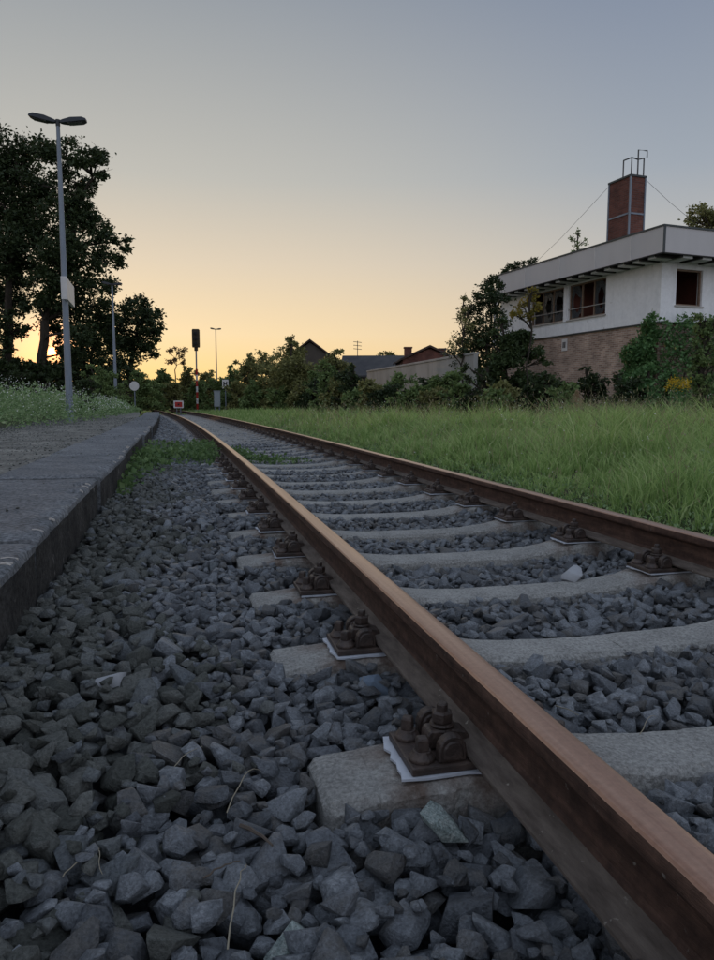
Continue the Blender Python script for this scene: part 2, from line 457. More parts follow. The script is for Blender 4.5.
def brick_mat(name, c1, c2, mort, rowh=0.075, bw=0.25):
    m = bpy.data.materials.new(name); m.use_nodes = True
    N, L = m.node_tree.nodes, m.node_tree.links
    b = N['Principled BSDF']; b.inputs['Roughness'].default_value = 0.92
    tc = N.new('ShaderNodeTexCoord'); sp = N.new('ShaderNodeSeparateXYZ'); L.new(tc.outputs['Object'], sp.inputs[0])
    ad = N.new('ShaderNodeMath'); ad.operation = 'ADD'; L.new(sp.outputs[0], ad.inputs[0]); L.new(sp.outputs[1], ad.inputs[1])
    cb = N.new('ShaderNodeCombineXYZ'); L.new(ad.outputs[0], cb.inputs[0]); L.new(sp.outputs[2], cb.inputs[1])
    br = N.new('ShaderNodeTexBrick'); L.new(cb.outputs[0], br.inputs['Vector'])
    br.inputs['Color1'].default_value = c1 + (1,); br.inputs['Color2'].default_value = c2 + (1,); br.inputs['Mortar'].default_value = mort + (1,)
    br.inputs['Scale'].default_value = 1.0; br.inputs['Mortar Size'].default_value = 0.008; br.inputs['Brick Width'].default_value = bw
    br.inputs['Row Height'].default_value = rowh; br.inputs['Bias'].default_value = 0.0
    nz = N.new('ShaderNodeTexNoise'); nz.inputs['Scale'].default_value = 1.3; nz.inputs['Detail'].default_value = 8; L.new(tc.outputs['Object'], nz.inputs['Vector'])
    mr = N.new('ShaderNodeMapRange'); mr.inputs['From Min'].default_value = .3; mr.inputs['From Max'].default_value = .7
    mr.inputs['To Min'].default_value = .6; mr.inputs['To Max'].default_value = 1.25; L.new(nz.outputs['Fac'], mr.inputs['Value'])
    mu = N.new('ShaderNodeVectorMath'); mu.operation = 'SCALE'; L.new(br.outputs['Color'], mu.inputs[0]); L.new(mr.outputs[0], mu.inputs['Scale'])
    L.new(mu.outputs[0], b.inputs['Base Color'])
    bp = N.new('ShaderNodeBump'); bp.inputs['Strength'].default_value = .6; bp.inputs['Distance'].default_value = .01; bp.invert = True
    L.new(br.outputs['Fac'], bp.inputs['Height']); L.new(bp.outputs[0], b.inputs['Normal'])
    return m


M_BRICK = brick_mat('brown_brick', (0.27, 0.17, 0.125), (0.50, 0.345, 0.26), (0.52, 0.46, 0.40))
M_BRICKRED = brick_mat('red_brick', (0.125, 0.042, 0.030), (0.185, 0.066, 0.045), (0.14, 0.09, 0.075))

# ------------------------------------------------------------------ track geometry: gentle left-hand curve
KAPPA = 0.0017
SP = 0.692


def tp(s, off=0.0, z=0.0):
    """point at distance s along the track, off metres to the right of its centre line"""
    a = KAPPA * s
    x = -(1 - math.cos(a)) / KAPPA
    y = math.sin(a) / KAPPA
    return Vector((x + off * math.cos(a), y + off * math.sin(a), z))


def tp_np(s, off):
    a = KAPPA * s
    return -(1 - np.cos(a)) / KAPPA + off * np.cos(a), np.sin(a) / KAPPA + off * np.sin(a), a


def strip(name, offs, zs, s0, s1, ds, material, kind='structure', zn=0.0, parent=None):
    ss = np.arange(s0, s1 + 1e-6, ds); n, k = len(ss), len(offs)
    V = []
    for s in ss:
        for o, z in zip(offs, zs):
            p = tp(s, o, z + random.uniform(-zn, zn)); V.append(p)
    i = np.arange(n - 1)[:, None] * k + np.arange(k - 1)[None]
    F_ = np.stack([i, i + 1, i + k + 1, i + k], -1).reshape(-1, 4)
    o = obj(name, np_mesh(name, np.array(V), F_, material), parent)
    if parent is None: o["kind"] = kind
    return o


# ------------------------------------------------------------------ setting: ground sheets
g = MB()
g.add([(-900, -60, -0.55), (900, -60, -0.55), (900, 1500, -0.55), (-900, 1500, -0.55)], [(0, 1, 2, 3)])
tag(g.obj('ground', M_GROUND), kind='structure')
strip('meadow', [1.32, 1.5, 1.8, 2.6, 5, 9, 14, 22, 34, 60], [-.50, -.30, -.235, -.21, -.2, -.17, -.15, -.12, -.1, -.08], -6, 110, .5, M_GROUND, zn=.015)
strip('left_verge', [-40, -20, -9, -6.5, -4.6], [.1, .1, .1, .1, .055], -6, 110, 1.0, M_GROUND, zn=.012)
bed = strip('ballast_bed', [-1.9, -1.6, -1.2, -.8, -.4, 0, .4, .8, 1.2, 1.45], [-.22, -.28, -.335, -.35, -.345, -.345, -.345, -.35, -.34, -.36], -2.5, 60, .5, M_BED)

# far hills and wood line behind everything
def ridge(name, label, az0, az1, d, z0, zvar, n, seed, material):
    rnd = random.Random(seed); V, Fc = [], []
    ph = [rnd.uniform(0, 6) for _ in range(6)]
    for i in range(n + 1):
        az = az0 + (az1 - az0) * i / n
        h = z0 + zvar * sum(math.sin(az * k * 9 + ph[k]) / (k + 1) for k in range(1, 6)) + rnd.uniform(-.5, .5) * zvar * .25
        c = Vector((math.sin(az), math.cos(az), 0))
        b = CAM + c * d; t = CAM + c * (d + 25)
        far = CAM + c * (d + 140)
        V += [(b.x, b.y, -.6), (b.x, b.y, h * .72), (t.x, t.y, h), (far.x, far.y, h * .9)]
    for i in range(n):
        for k in range(3): Fc.append((i * 4 + k, (i + 1) * 4 + k, (i + 1) * 4 + k + 1, i * 4 + k + 1))
    m = MB(); m.add(V, Fc)
    return tag(m.obj(name, material, smooth=True), label=label, kind='structure')


ridge('hills', 'low dark wooded ridge along the horizon', -1.6, 1.7, 260, 8.0, 1.3, 260, 3, M_HILL)

# ------------------------------------------------------------------ platform
platform = strip('platform', [-4.75, -4.2, -3.4, -2.6, -2.3], [.05, .062, .068, .066, .058], -5, 46, .25, M_PLAT, zn=.006)


def plat_x(y):          # the platform edge bends less than the track does
    return -1.855 - 0.55 * 0.5 * KAPPA * y * y


def slab_mesh(seed):
    rnd = random.Random(seed)
    L_, W_, H_ = 2.075, 0.62, 0.5
    nx, ny = 9, 26
    prof = [(-W_, -.06), (-W_, 0.004), (-W_ * .8, .0), (-W_ * .5, 0), (-.22, 0), (-.10, 0), (-.034, -.001), (-.016, -.005), (-.005, -.014), (-.001, -.034), (0, -.16), (.001, -.3), (0, -H_)]
    V, Fc = [], []
    k = len(prof)
    ph = [rnd.uniform(0, 6) for _ in range(8)]
    chips = [(rnd.uniform(.1, L_ - .1), rnd.uniform(.015, .08), rnd.uniform(.006, .024)) for _ in range(11)]
    for j in range(ny + 1):
        y = L_ * j / ny
        endr = .012 * math.exp(-min(y, L_ - y) / .03)
        for i, (x, z) in enumerate(prof):
            nlip = (.005 * math.sin(y * 9 + ph[0]) + .004 * math.sin(y * 23 + ph[1]) + rnd.uniform(-.003, .003))
            w = math.exp(-((x + .03) / .05) ** 2) if z > -.1 else .35
            ch = sum(a * math.exp(-((y - c) / s) ** 2) for c, s, a in chips) * (w if z > -.1 else .1)
            V.append((x + nlip * w - ch - (endr if z < -.03 else 0), y, z + nlip * .6 * w - ch - endr * (1 if z > -.1 else 0) + rnd.uniform(-.0015, .0015)))
    for j in range(ny):
        for i in range(k - 1):
            Fc.append((j * k + i, j * k + i + 1, (j + 1) * k + i + 1, (j + 1) * k + i))
    Fc.append(tuple(range(k))); Fc.append(tuple(range(ny * k, (ny + 1) * k))[::-1])
    m = MB(); m.add(V, Fc)
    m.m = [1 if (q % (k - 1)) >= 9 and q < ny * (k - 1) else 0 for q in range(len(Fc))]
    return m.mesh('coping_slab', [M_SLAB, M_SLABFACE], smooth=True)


slab_meshes = [slab_mesh(i) for i in range(5)]
rnd = random.Random(5)
y0 = 1.36 - 2.105 * 3
for i in range(20):
    y = y0 + i * 2.105
    a = math.atan2(plat_x(y + 2.1) - plat_x(y), 2.1)
    o = obj('coping_slab', slab_meshes[i % 5], platform)
    o.location = (plat_x(y) + rnd.uniform(-.022, .018), y, .082 + rnd.uniform(-.010, .010))
    o.rotation_euler = (rnd.uniform(-.003, .003), rnd.uniform(-.006, .006), -a + rnd.uniform(-.008, .008))
    if 2 <= i <= 8:
        for _ in range(5):
            fy, fl, fw = rnd.uniform(.15, 1.9), rnd.uniform(.012, .045), rnd.uniform(.004, .011); sk = rnd.uniform(-.03, .03)
            m = MB()
            pts = [(-fl - .012, fy - fw), (-fl * .4 - .012, fy - fw * .5 + sk * .5), (-.006, fy - fw * .7 + sk), (-.005, fy + fw * .6 + sk), (-fl * .5 - .012, fy + fw + sk * .5), (-fl - .012, fy + fw * .5)]
            zt = [.0015, .001, -.006, -.006, .001, .0015]
            m.add([(a_, b_, z_ + .0025) for (a_, b_), z_ in zip(pts, zt)] + [(a_, b_, z_ - .004) for (a_, b_), z_ in zip(pts, zt)], [tuple(range(6)), tuple(range(6, 12))[::-1]] + [(q, (q + 1) % 6, 6 + (q + 1) % 6, 6 + q) for q in range(6)])
            m.obj('paint_flake', M_SILL, o)

# ------------------------------------------------------------------ sleepers with their fastenings
def sleeper_mesh(seed):
    rnd = random.Random(seed)
    HL = 1.106
    xs = [-HL, -HL + .012, -1.0, -.92, -.84, -.66, -.58, -.45, -.33, -.2, 0, .2, .33, .45, .58, .66, .84, .92, 1.0, HL - .012, HL]

    def top(x):
        x = abs(x)
        P = [(0, -.224), (.2, -.223), (.33, -.219), (.45, -.207), (.58, -.186), (.66, -.177), (.84, -.177), (.92, -.18), (1.0, -.186), (HL - .012, -.193), (HL, -.204)]
        for (a, za), (b, zb) in zip(P, P[1:]):
            if a <= x <= b + 1e-9: return za + (zb - za) * (x - a) / (b - a)
        return P[-1][1]

    xs = sorted(set(xs + [round(-1.07 + .0713 * q, 4) for q in range(31)]))
    V, Fc, k = [], [], 8
    for x in xs:
        t = top(x); hw = .098 if abs(x) > .5 else .086
        e = .012 if abs(abs(x) - HL) < 1e-6 else 0
        j = lambda: rnd.choice((rnd.uniform(-.003, .003), rnd.uniform(-.003, .003), rnd.uniform(-.010, .003)))
        sec = [(-hw - .032 + e, -.40), (-hw - .006 + e + j(), t - .016 + j()), (-hw + .008 + e + j(), t - .003), (-hw * .4, t + j() * .4), (hw * .4, t + j() * .4), (hw - .008 - e + j(), t - .003), (hw + .006 - e + j(), t - .016 + j()), (hw + .032 - e, -.40)]
        V += [(x, a, b) for a, b in sec]
    for i in range(len(xs) - 1):
        for q in range(k):
            Fc.append((i * k + q, (i + 1) * k + q, (i + 1) * k + (q + 1) % k, i * k + (q + 1) % k))
    Fc.append(tuple(range(k))); Fc.append(tuple(range((len(xs) - 1) * k, len(xs) * k))[::-1])
    m = MB(); m.add(V, Fc)
    return m.mesh('sleeper_block', M_CONC, smooth=False)


def pad_mesh(seed):
    rnd = random.Random(seed)
    pts = []
    X, Y = .193, .091
    def edge(ax, ay, bx, by, n):
        for i in range(n):
            t = i / n
            pts.append((ax + (bx - ax) * t + rnd.uniform(-.007, .006), ay + (by - ay) * t + rnd.uniform(-.005, .004)))
    edge(-X, -Y, X, -Y, 9); edge(X, -Y, X, Y, 8); edge(X, Y, -X, Y, 9); edge(-X, Y, -X, -Y, 8)
    m = MB(); m.prism(pts, -.1765, -.1715)
    return m.mesh('rail_pad', M_PAD)


m = MB(); m.bb(-.180, .180, -.084, .084, -.1713, -.1545)
ME_PLATE = m.mesh('baseplate', M_IRON, bevel=.004, seg=2)
m = MB(); m.lathe([(.027, 0), (.027, .006), (.024, .010), (.020, .015), (.0175, .020), (.0155, .020)], n=14)
m.lathe([(.0165, .020), (.0155, .041), (.0125, .046)], n=4, rot=.5)
ME_SCREW = m.mesh('coach_screw', M_IRON, bevel=.0012)
lug = [(-.029, 0), (.029, 0), (.029, .024), (.026, .037), (.018, .048), (.006, .053), (-.006, .053), (-.018, .048), (-.026, .037), (-.029, .024)]
m = MB(); m.prism(lug, -.012, .012, 'y')
m.prism([(a * .72, b * .72 + .005) for a, b in lug], -.016, .016, 'y')
ME_LUG = m.mesh('rail_lug', M_IRON, bevel=.003)
m = MB(); m.prism([(-.062, -.008), (-.05, .014), (-.02, .020), (.028, .020), (.034, .010), (.034, -.018), (.012, -.018), (.012, -.004), (-.03, -.004)], -.022, .022, 'y')
ME_CLAMP = m.mesh('clamp_plate', M_IRON, bevel=.003)
m = MB()
for i in range(2):       # double coil spring washer
    m.lathe([(.024, 0), (.026, .003), (.024, .007), (.016, .007)], c=(0, 0, i * .009), n=14)
m.lathe([(.022, 0), (.0225, .004), (.0225, .018), (.019, .022)], c=(0, 0, .018), n=6, rot=.3)
m.lathe([(.0115, 0), (.0115, .014), (.009, .017)], c=(0, 0, .039), n=10)
ME_BOLT = m.mesh('clamp_bolt', M_IRON)


def fast_layout():
    L_ = []
    for sx in (-1, 1):
        for sy in (-1, 1):
            L_.append(('coach_screw', ME_SCREW, (sx * .149, sy * .048, -.1545), .4 * sx * sy + sx))
            L_.append(('rail_lug', ME_LUG, (sx * .094, sy * .064, -.1545), 0))
        L_.append(('clamp_plate', ME_CLAMP, (sx * .094, 0, -.134), 0 if sx > 0 else PI))
        L_.append(('clamp_bolt', ME_BOLT, (sx * .090, 0, -.120), .3))
    return L_


def joined_fastening(simple):
    bm = bmesh.new()
    src = [(ME_PLATE, (0, 0, 0), 0)] + [(me, lc, r) for _, me, lc, r in fast_layout()]
    for me, lc, r in src:
        n0 = len(bm.verts); bm.from_mesh(me)
        bm.verts.ensure_lookup_table()
        M_ = Matrix.Translation(lc) @ Matrix.Rotation(r, 4, 'Z')
        for v in bm.verts[n0:]: v.co = M_ @ v.co
    me = bpy.data.meshes.new('fastening'); bm.to_mesh(me); bm.free(); me.materials.append(M_IRON)
    return me


ME_FAST = joined_fastening(True)
SL_M = [sleeper_mesh(i) for i in range(5)]
PAD_M = [pad_mesh(i) for i in range(5)]
ORD = ['', 'nearest', 'second', 'third', 'fourth', 'fifth', 'sixth', 'seventh', 'eighth', 'ninth', 'tenth', 'eleventh', 'twelfth', 'thirteenth', 'fourteenth', 'fifteenth', 'sixteenth', 'seventeenth', 'eighteenth', 'nineteenth', 'twentieth', 'twenty-first', 'twenty-second', 'twenty-third', 'twenty-fourth', 'twenty-fifth',
       'twenty-sixth', 'twenty-seventh', 'twenty-eighth', 'twenty-ninth', 'thirtieth']
rnd = random.Random(21)
N_SL = 66
for i in range(0, N_SL):
    s = (i - 1) * SP + rnd.uniform(-.012, .012)
    if i == 1: s = 0.0
    if i == 0: s = -.735
    p = tp(s, 0, rnd.uniform(-.004, .002) if i > 1 else 0)
    sl = empty('concrete_sleeper', p, KAPPA * s + rnd.uniform(-.006, .006))
    if i == 0: lab = 'concrete sleeper under the rails just below the lower picture edge'
    elif i == 1: lab = 'nearest concrete sleeper, with the big rusty bolts on a white pad beside the left rail'
    elif i <= 30: lab = 'concrete sleeper under the two rails, %s one counted away from the viewer' % ORD[i]
    else: lab = 'distant concrete sleeper among the dense far rows beyond the weeds'
    tag(sl, lab, 'sleeper', 'concrete sleepers under the track')
    obj('sleeper_block', SL_M[i % 5], sl)
    for sx in (-1, 1):
        o = obj('rail_pad', PAD_M[(i + (sx > 0) * 2) % 5], sl, (sx * .7505 + rnd.uniform(-.006, .006), rnd.uniform(-.008, .008), 0), rnd.uniform(-.03, .03))
        if i > 2: o.scale = (rnd.choice((.92, .96, 1.0)), rnd.choice((.90, .95, 1.0)), 1)
        if i <= 13:
            bp = obj('baseplate', ME_PLATE, sl, (sx * .7505, 0, 0))
            for nm, me, lc, r in fast_layout():
                r2 = r + (rnd.uniform(-.8, .8) if nm in ('coach_screw', 'clamp_bolt') else rnd.uniform(-.03, .03))
                obj(nm, me, bp, lc, r2)
        else:
            obj('fastening', ME_FAST, sl, (sx * .7505, 0, 0))

# ------------------------------------------------------------------ rails
half = [(0, 0), (.012, -.0004), (.022, -.0016), (.0275, -.0036), (.0312, -.0075), (.0330, -.0125), (.0338, -.020), (.0340, -.031), (.0315, -.0365), (.018, -.0435),
        (.0095, -.0505), (.0072, -.060), (.0068, -.090), (.0085, -.112), (.014, -.124), (.026, -.1310), (.0610, -.1395), (.0625, -.1415), (.0625, -.1475), (.061, -.149)]
prof = half[::-1] + [(-a, b) for a, b in half[1:]]
prof = [(-a, b) for a, b in prof]
NP_ = len(prof)
S_R = np.concatenate([np.arange(-2.6, 12, .25), np.arange(12, 62.1, 1.0)])
for side in (-1, 1):
    V, Fc, MI = [], [], []
    for s in S_R:
        for (a, z) in prof:
            V.append(tp(s, side * .7505 + a, z))
    for j in range(len(S_R) - 1):
        for q in range(NP_):
            q2 = (q + 1) % NP_
            Fc.append((j * NP_ + q, j * NP_ + q2, (j + 1) * NP_ + q2, (j + 1) * NP_ + q))
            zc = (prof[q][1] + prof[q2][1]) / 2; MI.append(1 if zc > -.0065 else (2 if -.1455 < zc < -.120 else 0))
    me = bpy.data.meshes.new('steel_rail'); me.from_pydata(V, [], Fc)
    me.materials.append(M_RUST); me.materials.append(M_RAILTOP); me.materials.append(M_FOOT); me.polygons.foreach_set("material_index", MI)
    bm = bmesh.new(); bm.from_mesh(me); bmesh.ops.recalc_face_normals(bm, faces=bm.faces)
    for f in bm.faces: f.smooth = True
    for e in bm.edges:
        if len(e.link_faces) == 2 and e.calc_face_angle(0) > .35: e.smooth = False
    bm.to_mesh(me); bm.free()
    tag(obj('steel_rail', me), 'rusty steel rail running from the lower right corner, nearer of the two rails' if side < 0 else 'rusty steel rail along the edge of the green grass, farther of the two rails',
        'rail', 'rails of the track')

# ------------------------------------------------------------------ ballast: stones dropped onto each other over a height field
def stone_planes(rnd):
    n = rnd.integers(7, 12); N_ = []
    while len(N_) < n:
        v = rnd.normal(size=3); v /= np.linalg.norm(v)
        if all(v @ w < .82 for w in N_): N_.append(v)
    N_ = np.array(N_); D = rnd.uniform(.62, 1.0, n)
    S = np.array([rnd.uniform(.95, 1.25), rnd.uniform(.72, 1.0), rnd.uniform(.48, .78)])
    N_ = N_ / S; ln = np.linalg.norm(N_, axis=1); N_ /= ln[:, None]; D = D / ln
    ax = rnd.normal(size=2); t = rnd.normal(0, .28); ax /= np.linalg.norm(ax)   # small tilt: stones lie on their flat side
    k = np.array([ax[0], ax[1], 0]); K = np.array([[0, -k[2], k[1]], [k[2], 0, -k[0]], [-k[1], k[0], 0]])
    Rm = np.eye(3) + math.sin(t) * K + (1 - math.cos(t)) * K @ K
    N_ = N_ @ Rm.T
    box = np.concatenate([np.eye(3), -np.eye(3)])
    N_ = np.concatenate([N_, box]); D = np.concatenate([D, np.full(6, 1.15)])
    return N_, D


def stone_mesh(N_, D, bev):
    P = []; n = len(D)
    for i in range(n):
        for j in range(i + 1, n):
            for k in range(j + 1, n):
                A = N_[[i, j, k]]
                if abs(np.linalg.det(A)) < 1e-3: continue
                p = np.linalg.solve(A, D[[i, j, k]])
                if np.all(N_ @ p <= D + 1e-6): P.append(p)
    bm = bmesh.new()
    for p in P: bm.verts.new(p)
    bmesh.ops.remove_doubles(bm, verts=bm.verts, dist=.02)
    r = bmesh.ops.convex_hull(bm, input=bm.verts)
    loose = [v for v in bm.verts if not v.link_faces]
    bmesh.ops.delete(bm, geom=loose, context='VERTS')
    bmesh.ops.dissolve_limit(bm, angle_limit=.09, verts=bm.verts, edges=bm.edges)
    if bev > 0:
        bmesh.ops.bevel(bm, geom=list(bm.edges), offset=bev, segments=1, profile=.5, affect='EDGES', clamp_overlap=True)
    bmesh.ops.triangulate(bm, faces=bm.faces)
    bm.verts.ensure_lookup_table()
    V = np.array([v.co[:] for v in bm.verts]); T = np.array([[v.index for v in f.verts] for f in bm.faces])
    bm.free()
    return V, T


NV = 34
SHAPES = []
for i in range(NV):
    N_, D = stone_planes(RNG)
    SHAPES.append((N_, D, stone_mesh(N_, D, 0), stone_mesh(N_, D, .016)))
NROT = 5
SIZES = [.012, .020, .027, .033, .039]
GR = .007
RAST = {}
for i in range(NV):
    N_, D = SHAPES[i][:2]
    for r in range(NROT):
        a = 2 * PI * r / NROT + i
        c, s_ = math.cos(a), math.sin(a)
        Nr = N_ @ np.array([[c, -s_, 0], [s_, c, 0], [0, 0, 1]]).T
        for q, sz in enumerate(SIZES):
            h = int(math.ceil(1.3 * sz / GR)); gx = np.arange(-h, h + 1) * GR / sz
            X, Y = np.meshgrid(gx, gx, indexing='ij')
            top = np.full(X.shape, 9.); bot = np.full(X.shape, -9.)
            for n, d in zip(Nr, D):
                if n[2] > 1e-3: top = np.minimum(top, (d - n[0] * X - n[1] * Y) / n[2])
                elif n[2] < -1e-3: bot = np.maximum(bot, (d - n[0] * X - n[1] * Y) / n[2])
                else: top[n[0] * X + n[1] * Y > d] = -9
            ms = top > bot
            RAST[(i, r, q)] = (h, ms, np.where(ms, top, 0) * sz, np.where(ms, bot, 0) * sz)

S0, S1, O0, O1 = -1.3, 12.5, -1.88, 1.62
nS, nO = int((S1 - S0) / GR), int((O1 - O0) / GR)
off_ax = O0 + (np.arange(nO) + .5) * GR
s_ax = S0 + (np.arange(nS) + .5) * GR
top_prof = np.interp(off_ax, [-1.9, -1.7, -1.45, -1.2, -1.0, -.84, -.75, -.66, -.4, 0, .4, .66, .75, .84, 1.1, 1.3, 1.62],
                     [-.125, -.145, -.172, -.198, -.200, -.212, -.232, -.225, -.238, -.246, -.238, -.225, -.232, -.212, -.205, -.22, -.28])
TGT = top_prof[None, :] + .012 * np.sin(s_ax * 2.3)[:, None] + .012 * np.sin(s_ax * 1.1 + 2)[:, None] * np.cos(off_ax * 3)[None]
TGT = TGT - .055 * np.exp(-((s_ax[:, None] - 0.3) / .30) ** 2) * np.exp(-((off_ax[None] + .95) / .16) ** 2) * 0
H = TGT - .075
H = H + .012 * RNG.standard_normal((nS // 4 + 1, nO // 4 + 1)).repeat(4, 0).repeat(4, 1)[:nS, :nO]
blocked = np.zeros((nS, nO), bool)
for i in range(0, 22):
    s = (i - 1) * SP
    ds = np.abs(s_ax - s)
    inner = (np.abs(off_ax) < 1.112)
    blocked |= (ds < .118)[:, None] & inner[None]
blocked[:, off_ax < -1.862] = True
stones = []      # (shape, rot, size, s, off, z)
for ps, (spc, tol) in enumerate([(.056, .012), (.052, .014), (.048, .018), (.044, .022)]):
    ns, no = int((S1 - S0) / spc), int((O1 - O0) / spc)
    c = np.stack(np.meshgrid(np.arange(ns), np.arange(no), indexing='ij'), -1).reshape(-1, 2) * spc + RNG.uniform(0, spc, (ns * no, 2))
    RNG.shuffle(c)
    vi = RNG.integers(0, NV, len(c)); ri = RNG.integers(0, NROT, len(c))
    pr = [.08, .24, .32, .24, .12] if ps < 2 else [.48, .30, .15, .07, 0]
    qi = RNG.choice(5, len(c), p=pr)
    for (cs, co), v_, r_, q_ in zip(c, vi, ri, qi):
        h, ms, tp_, bt = RAST[(v_, r_, q_)]
        a, b = int(cs / GR), int(co / GR)
        if a < h or b < h or a + h >= nS or b + h >= nO: continue
        sl_ = (slice(a - h, a + h + 1), slice(b - h, b + h + 1))
        if (blocked[sl_] & ms).sum() > .22 * ms.sum(): continue
        gap = (H[sl_] - bt)[ms]
        z = .62 * gap.max() + .38 * gap.mean() - .001
        if z + .5 * SIZES[q_] > TGT[a, b] + tol: continue
        # skip stones that would poke up through the rail foot
        H[sl_] = np.where(ms, np.maximum(H[sl_], z + tp_), H[sl_])
        stones.append((v_, r_, q_, S0 + a * GR, O0 + b * GR, z))
st = np.array(stones)
# keep stones clear of the rail foot and the fastenings
keep = ~((np.abs(np.abs(st[:, 4]) - .7505) < .09) & (st[:, 5] > -.19))
st = st[keep]
print('stones', len(st))

SX, SY, SA = tp_np(st[:, 3], st[:, 4])
SZ = st[:, 5]; SI = st[:, 0].astype(int); SR = st[:, 1].astype(int); SS = np.array(SIZES)[st[:, 2].astype(int)]
ANG = 2 * PI * SR / NROT + SI + SA
W3 = np.stack([SX, SY, SZ], 1) - np.array(CAM)
dep = W3 @ np.array(_fw); pxx = 357 + F_PX * (W3 @ np.array(_r2)) / dep; pyy = 480 - F_PX * (W3 @ np.array(_u2)) / dep
dist = np.linalg.norm(W3, axis=1)
inview = (dep > .2) & (pxx > -15) & (pxx < 729) & (pyy < 975)
score = np.where(inview, SS / dist, 0)
order = np.argsort(-score)
# of the largest, those that lie on top
topmost = SZ + SS * .4 > np.array([TGT[min(int((a - S0) / GR), nS - 1), min(int((b - O0) / GR), nO - 1)] for a, b in st[:, 3:5]]) - .012
single = [i for i in order if topmost[i]][:300]
single_set = np.zeros(len(st), bool); single_set[single] = True
dirty = (st[:, 4] < -1.42 + .12 * np.sin(st[:, 3] * 3.1) + RNG.normal(0, .1, len(st)))
near_me = []
for i in range(NV):
    V, T = SHAPES[i][3]
    near_me.append([np_mesh('ballast_stone', V, T, mm) for mm in (M_STONE, M_STONE_DIRTY)])
for i in single:
    o = obj('ballast_stone', near_me[SI[i]][1 if dirty[i] else 0], bed, (SX[i], SY[i], SZ[i]), ANG[i])
    o.scale = (SS[i],) * 3


LOOSE = []


def stone_arrays(idx, lod):
    Vs, Ts, n0 = [], [], 0
    for v_ in range(NV):
        j = idx[SI[idx] == v_]
        if not len(j): continue
        V, T = SHAPES[v_][lod]
        c, s_ = np.cos(ANG[j]), np.sin(ANG[j]); k = SS[j][:, None]
        X = (V[None, :, 0] * c[:, None] - V[None, :, 1] * s_[:, None]) * k + SX[j][:, None]
        Y = (V[None, :, 0] * s_[:, None] + V[None, :, 1] * c[:, None]) * k + SY[j][:, None]
        Z = V[None, :, 2] * k + SZ[j][:, None]
        Vs.append(np.stack([X, Y, Z], -1).reshape(-1, 3))
        Ts.append((T[None] + (np.arange(len(j)) * len(V))[:, None, None]).reshape(-1, 3) + n0); n0 += len(j) * len(V)
    return np.concatenate(Vs), np.concatenate(Ts)


def join_stones(name, lst, materials, parent):
    Vs, Ts, Ms, n0 = [], [], [], 0
    for V, T, k in lst:
        Vs.append(V); Ts.append(T + n0); Ms.append(np.full(len(T), k)); n0 += len(V)
    o = obj(name, np_mesh(name, np.concatenate(Vs), np.concatenate(Ts), materials, np.concatenate(Ms)), parent)
    o["kind"] = 'stuff'
    return o


rest = ~single_set
for nm, lod, sel in (('loose_ballast', 3, dist < 3.4), ('far_ballast', 2, dist >= 3.4)):
    for mm, dd in ((0, ~dirty), (1, dirty)):
        idx = np.where(rest & sel & dd)[0]
        if len(idx): LOOSE.append((*stone_arrays(idx, lod), mm))

# beyond 12 m: coarser scatter
n = 15000
fs_ = S1 - .1 + (RNG.random(n) ** 1.35) * 36; fo = RNG.uniform(-1.85, 1.5, n)
ok = ~((np.abs((fs_ / SP) - np.round(fs_ / SP)) < .17) & (np.abs(fo) < 1.12)) & (np.abs(np.abs(fo) - .7505) > .09)
fs_, fo = fs_[ok], fo[ok]
SX, SY, SA = tp_np(fs_, fo); SI = RNG.integers(0, NV, len(fs_)); ANG = RNG.uniform(0, 6, len(fs_)); SS = RNG.uniform(.028, .05, len(fs_))
SZ = np.interp(fo, off_ax, top_prof) - .03 + RNG.uniform(-.012, .008, len(fs_))
pass_ok = (SX > plat_x(SY) + .02)
LOOSE.append((*stone_arrays(np.where(pass_ok)[0], 2), 0))
join_stones('loose_ballast', LOOSE, [M_STONE, M_STONE_DIRTY], bed)

n = 9000
SY = -1 + 24 * RNG.random(n) ** 1.5; SX = plat_x(SY) - .08 - 2.9 * RNG.random(n) ** .75
SI = RNG.integers(0, NV, n); ANG = RNG.uniform(0, 6, n); SS = RNG.uniform(.003, .0085, n) * np.interp(SY, [0, 10, 25], [1, 1.2, 1.8])
on_slab = SX > plat_x(SY) - .60
okk = ~on_slab | (RNG.random(n) < .25)
SZ = np.where(on_slab, .083, .067)
join_stones('grit', [(*stone_arrays(np.where(okk)[0], 2), 0)], [M_STONE_DIRTY], platform)

# odd pale, greenish and bluish stones that stand out in the foreground
def odd_stone(px, py, z, size, shape, material, label):
    r = (at(px, py, 1) - CAM); t = (z - CAM.z) / r.z; p = CAM + r * t
    V, T = SHAPES[shape][3]
    o = obj('odd_stone', np_mesh('odd_stone', V, T, material), None, p, px)
    o.scale = (size,) * 3
    return tag(o, label, 'stone')


odd_stone(440, 825, -.20, .040, 14, M_STONE_GREEN, 'pale greenish speckled stone in front of the nearest sleeper')
odd_stone(371, 683, -.20, .040, 5, M_STONE_BLUE, 'bluish smooth stone just below the second left fastening')
odd_stone(105, 687, -.165, .036, 8, M_STONE_PALE, 'pale flat stone lying in the ballast left of the track')
odd_stone(612, 546, -.205, .050, 9, M_STONE_PALE, 'pale grey stone by the farther rail fastening')
odd_stone(572, 577, -.215, .046, 11, M_STONE_PALE, 'light stone resting between two sleepers inside the track')
odd_stone(293, 943, -.225, .034, 12, M_STONE_GREEN, 'pale greenish stone at the lower picture edge')

GT = 'trees behind the platform'
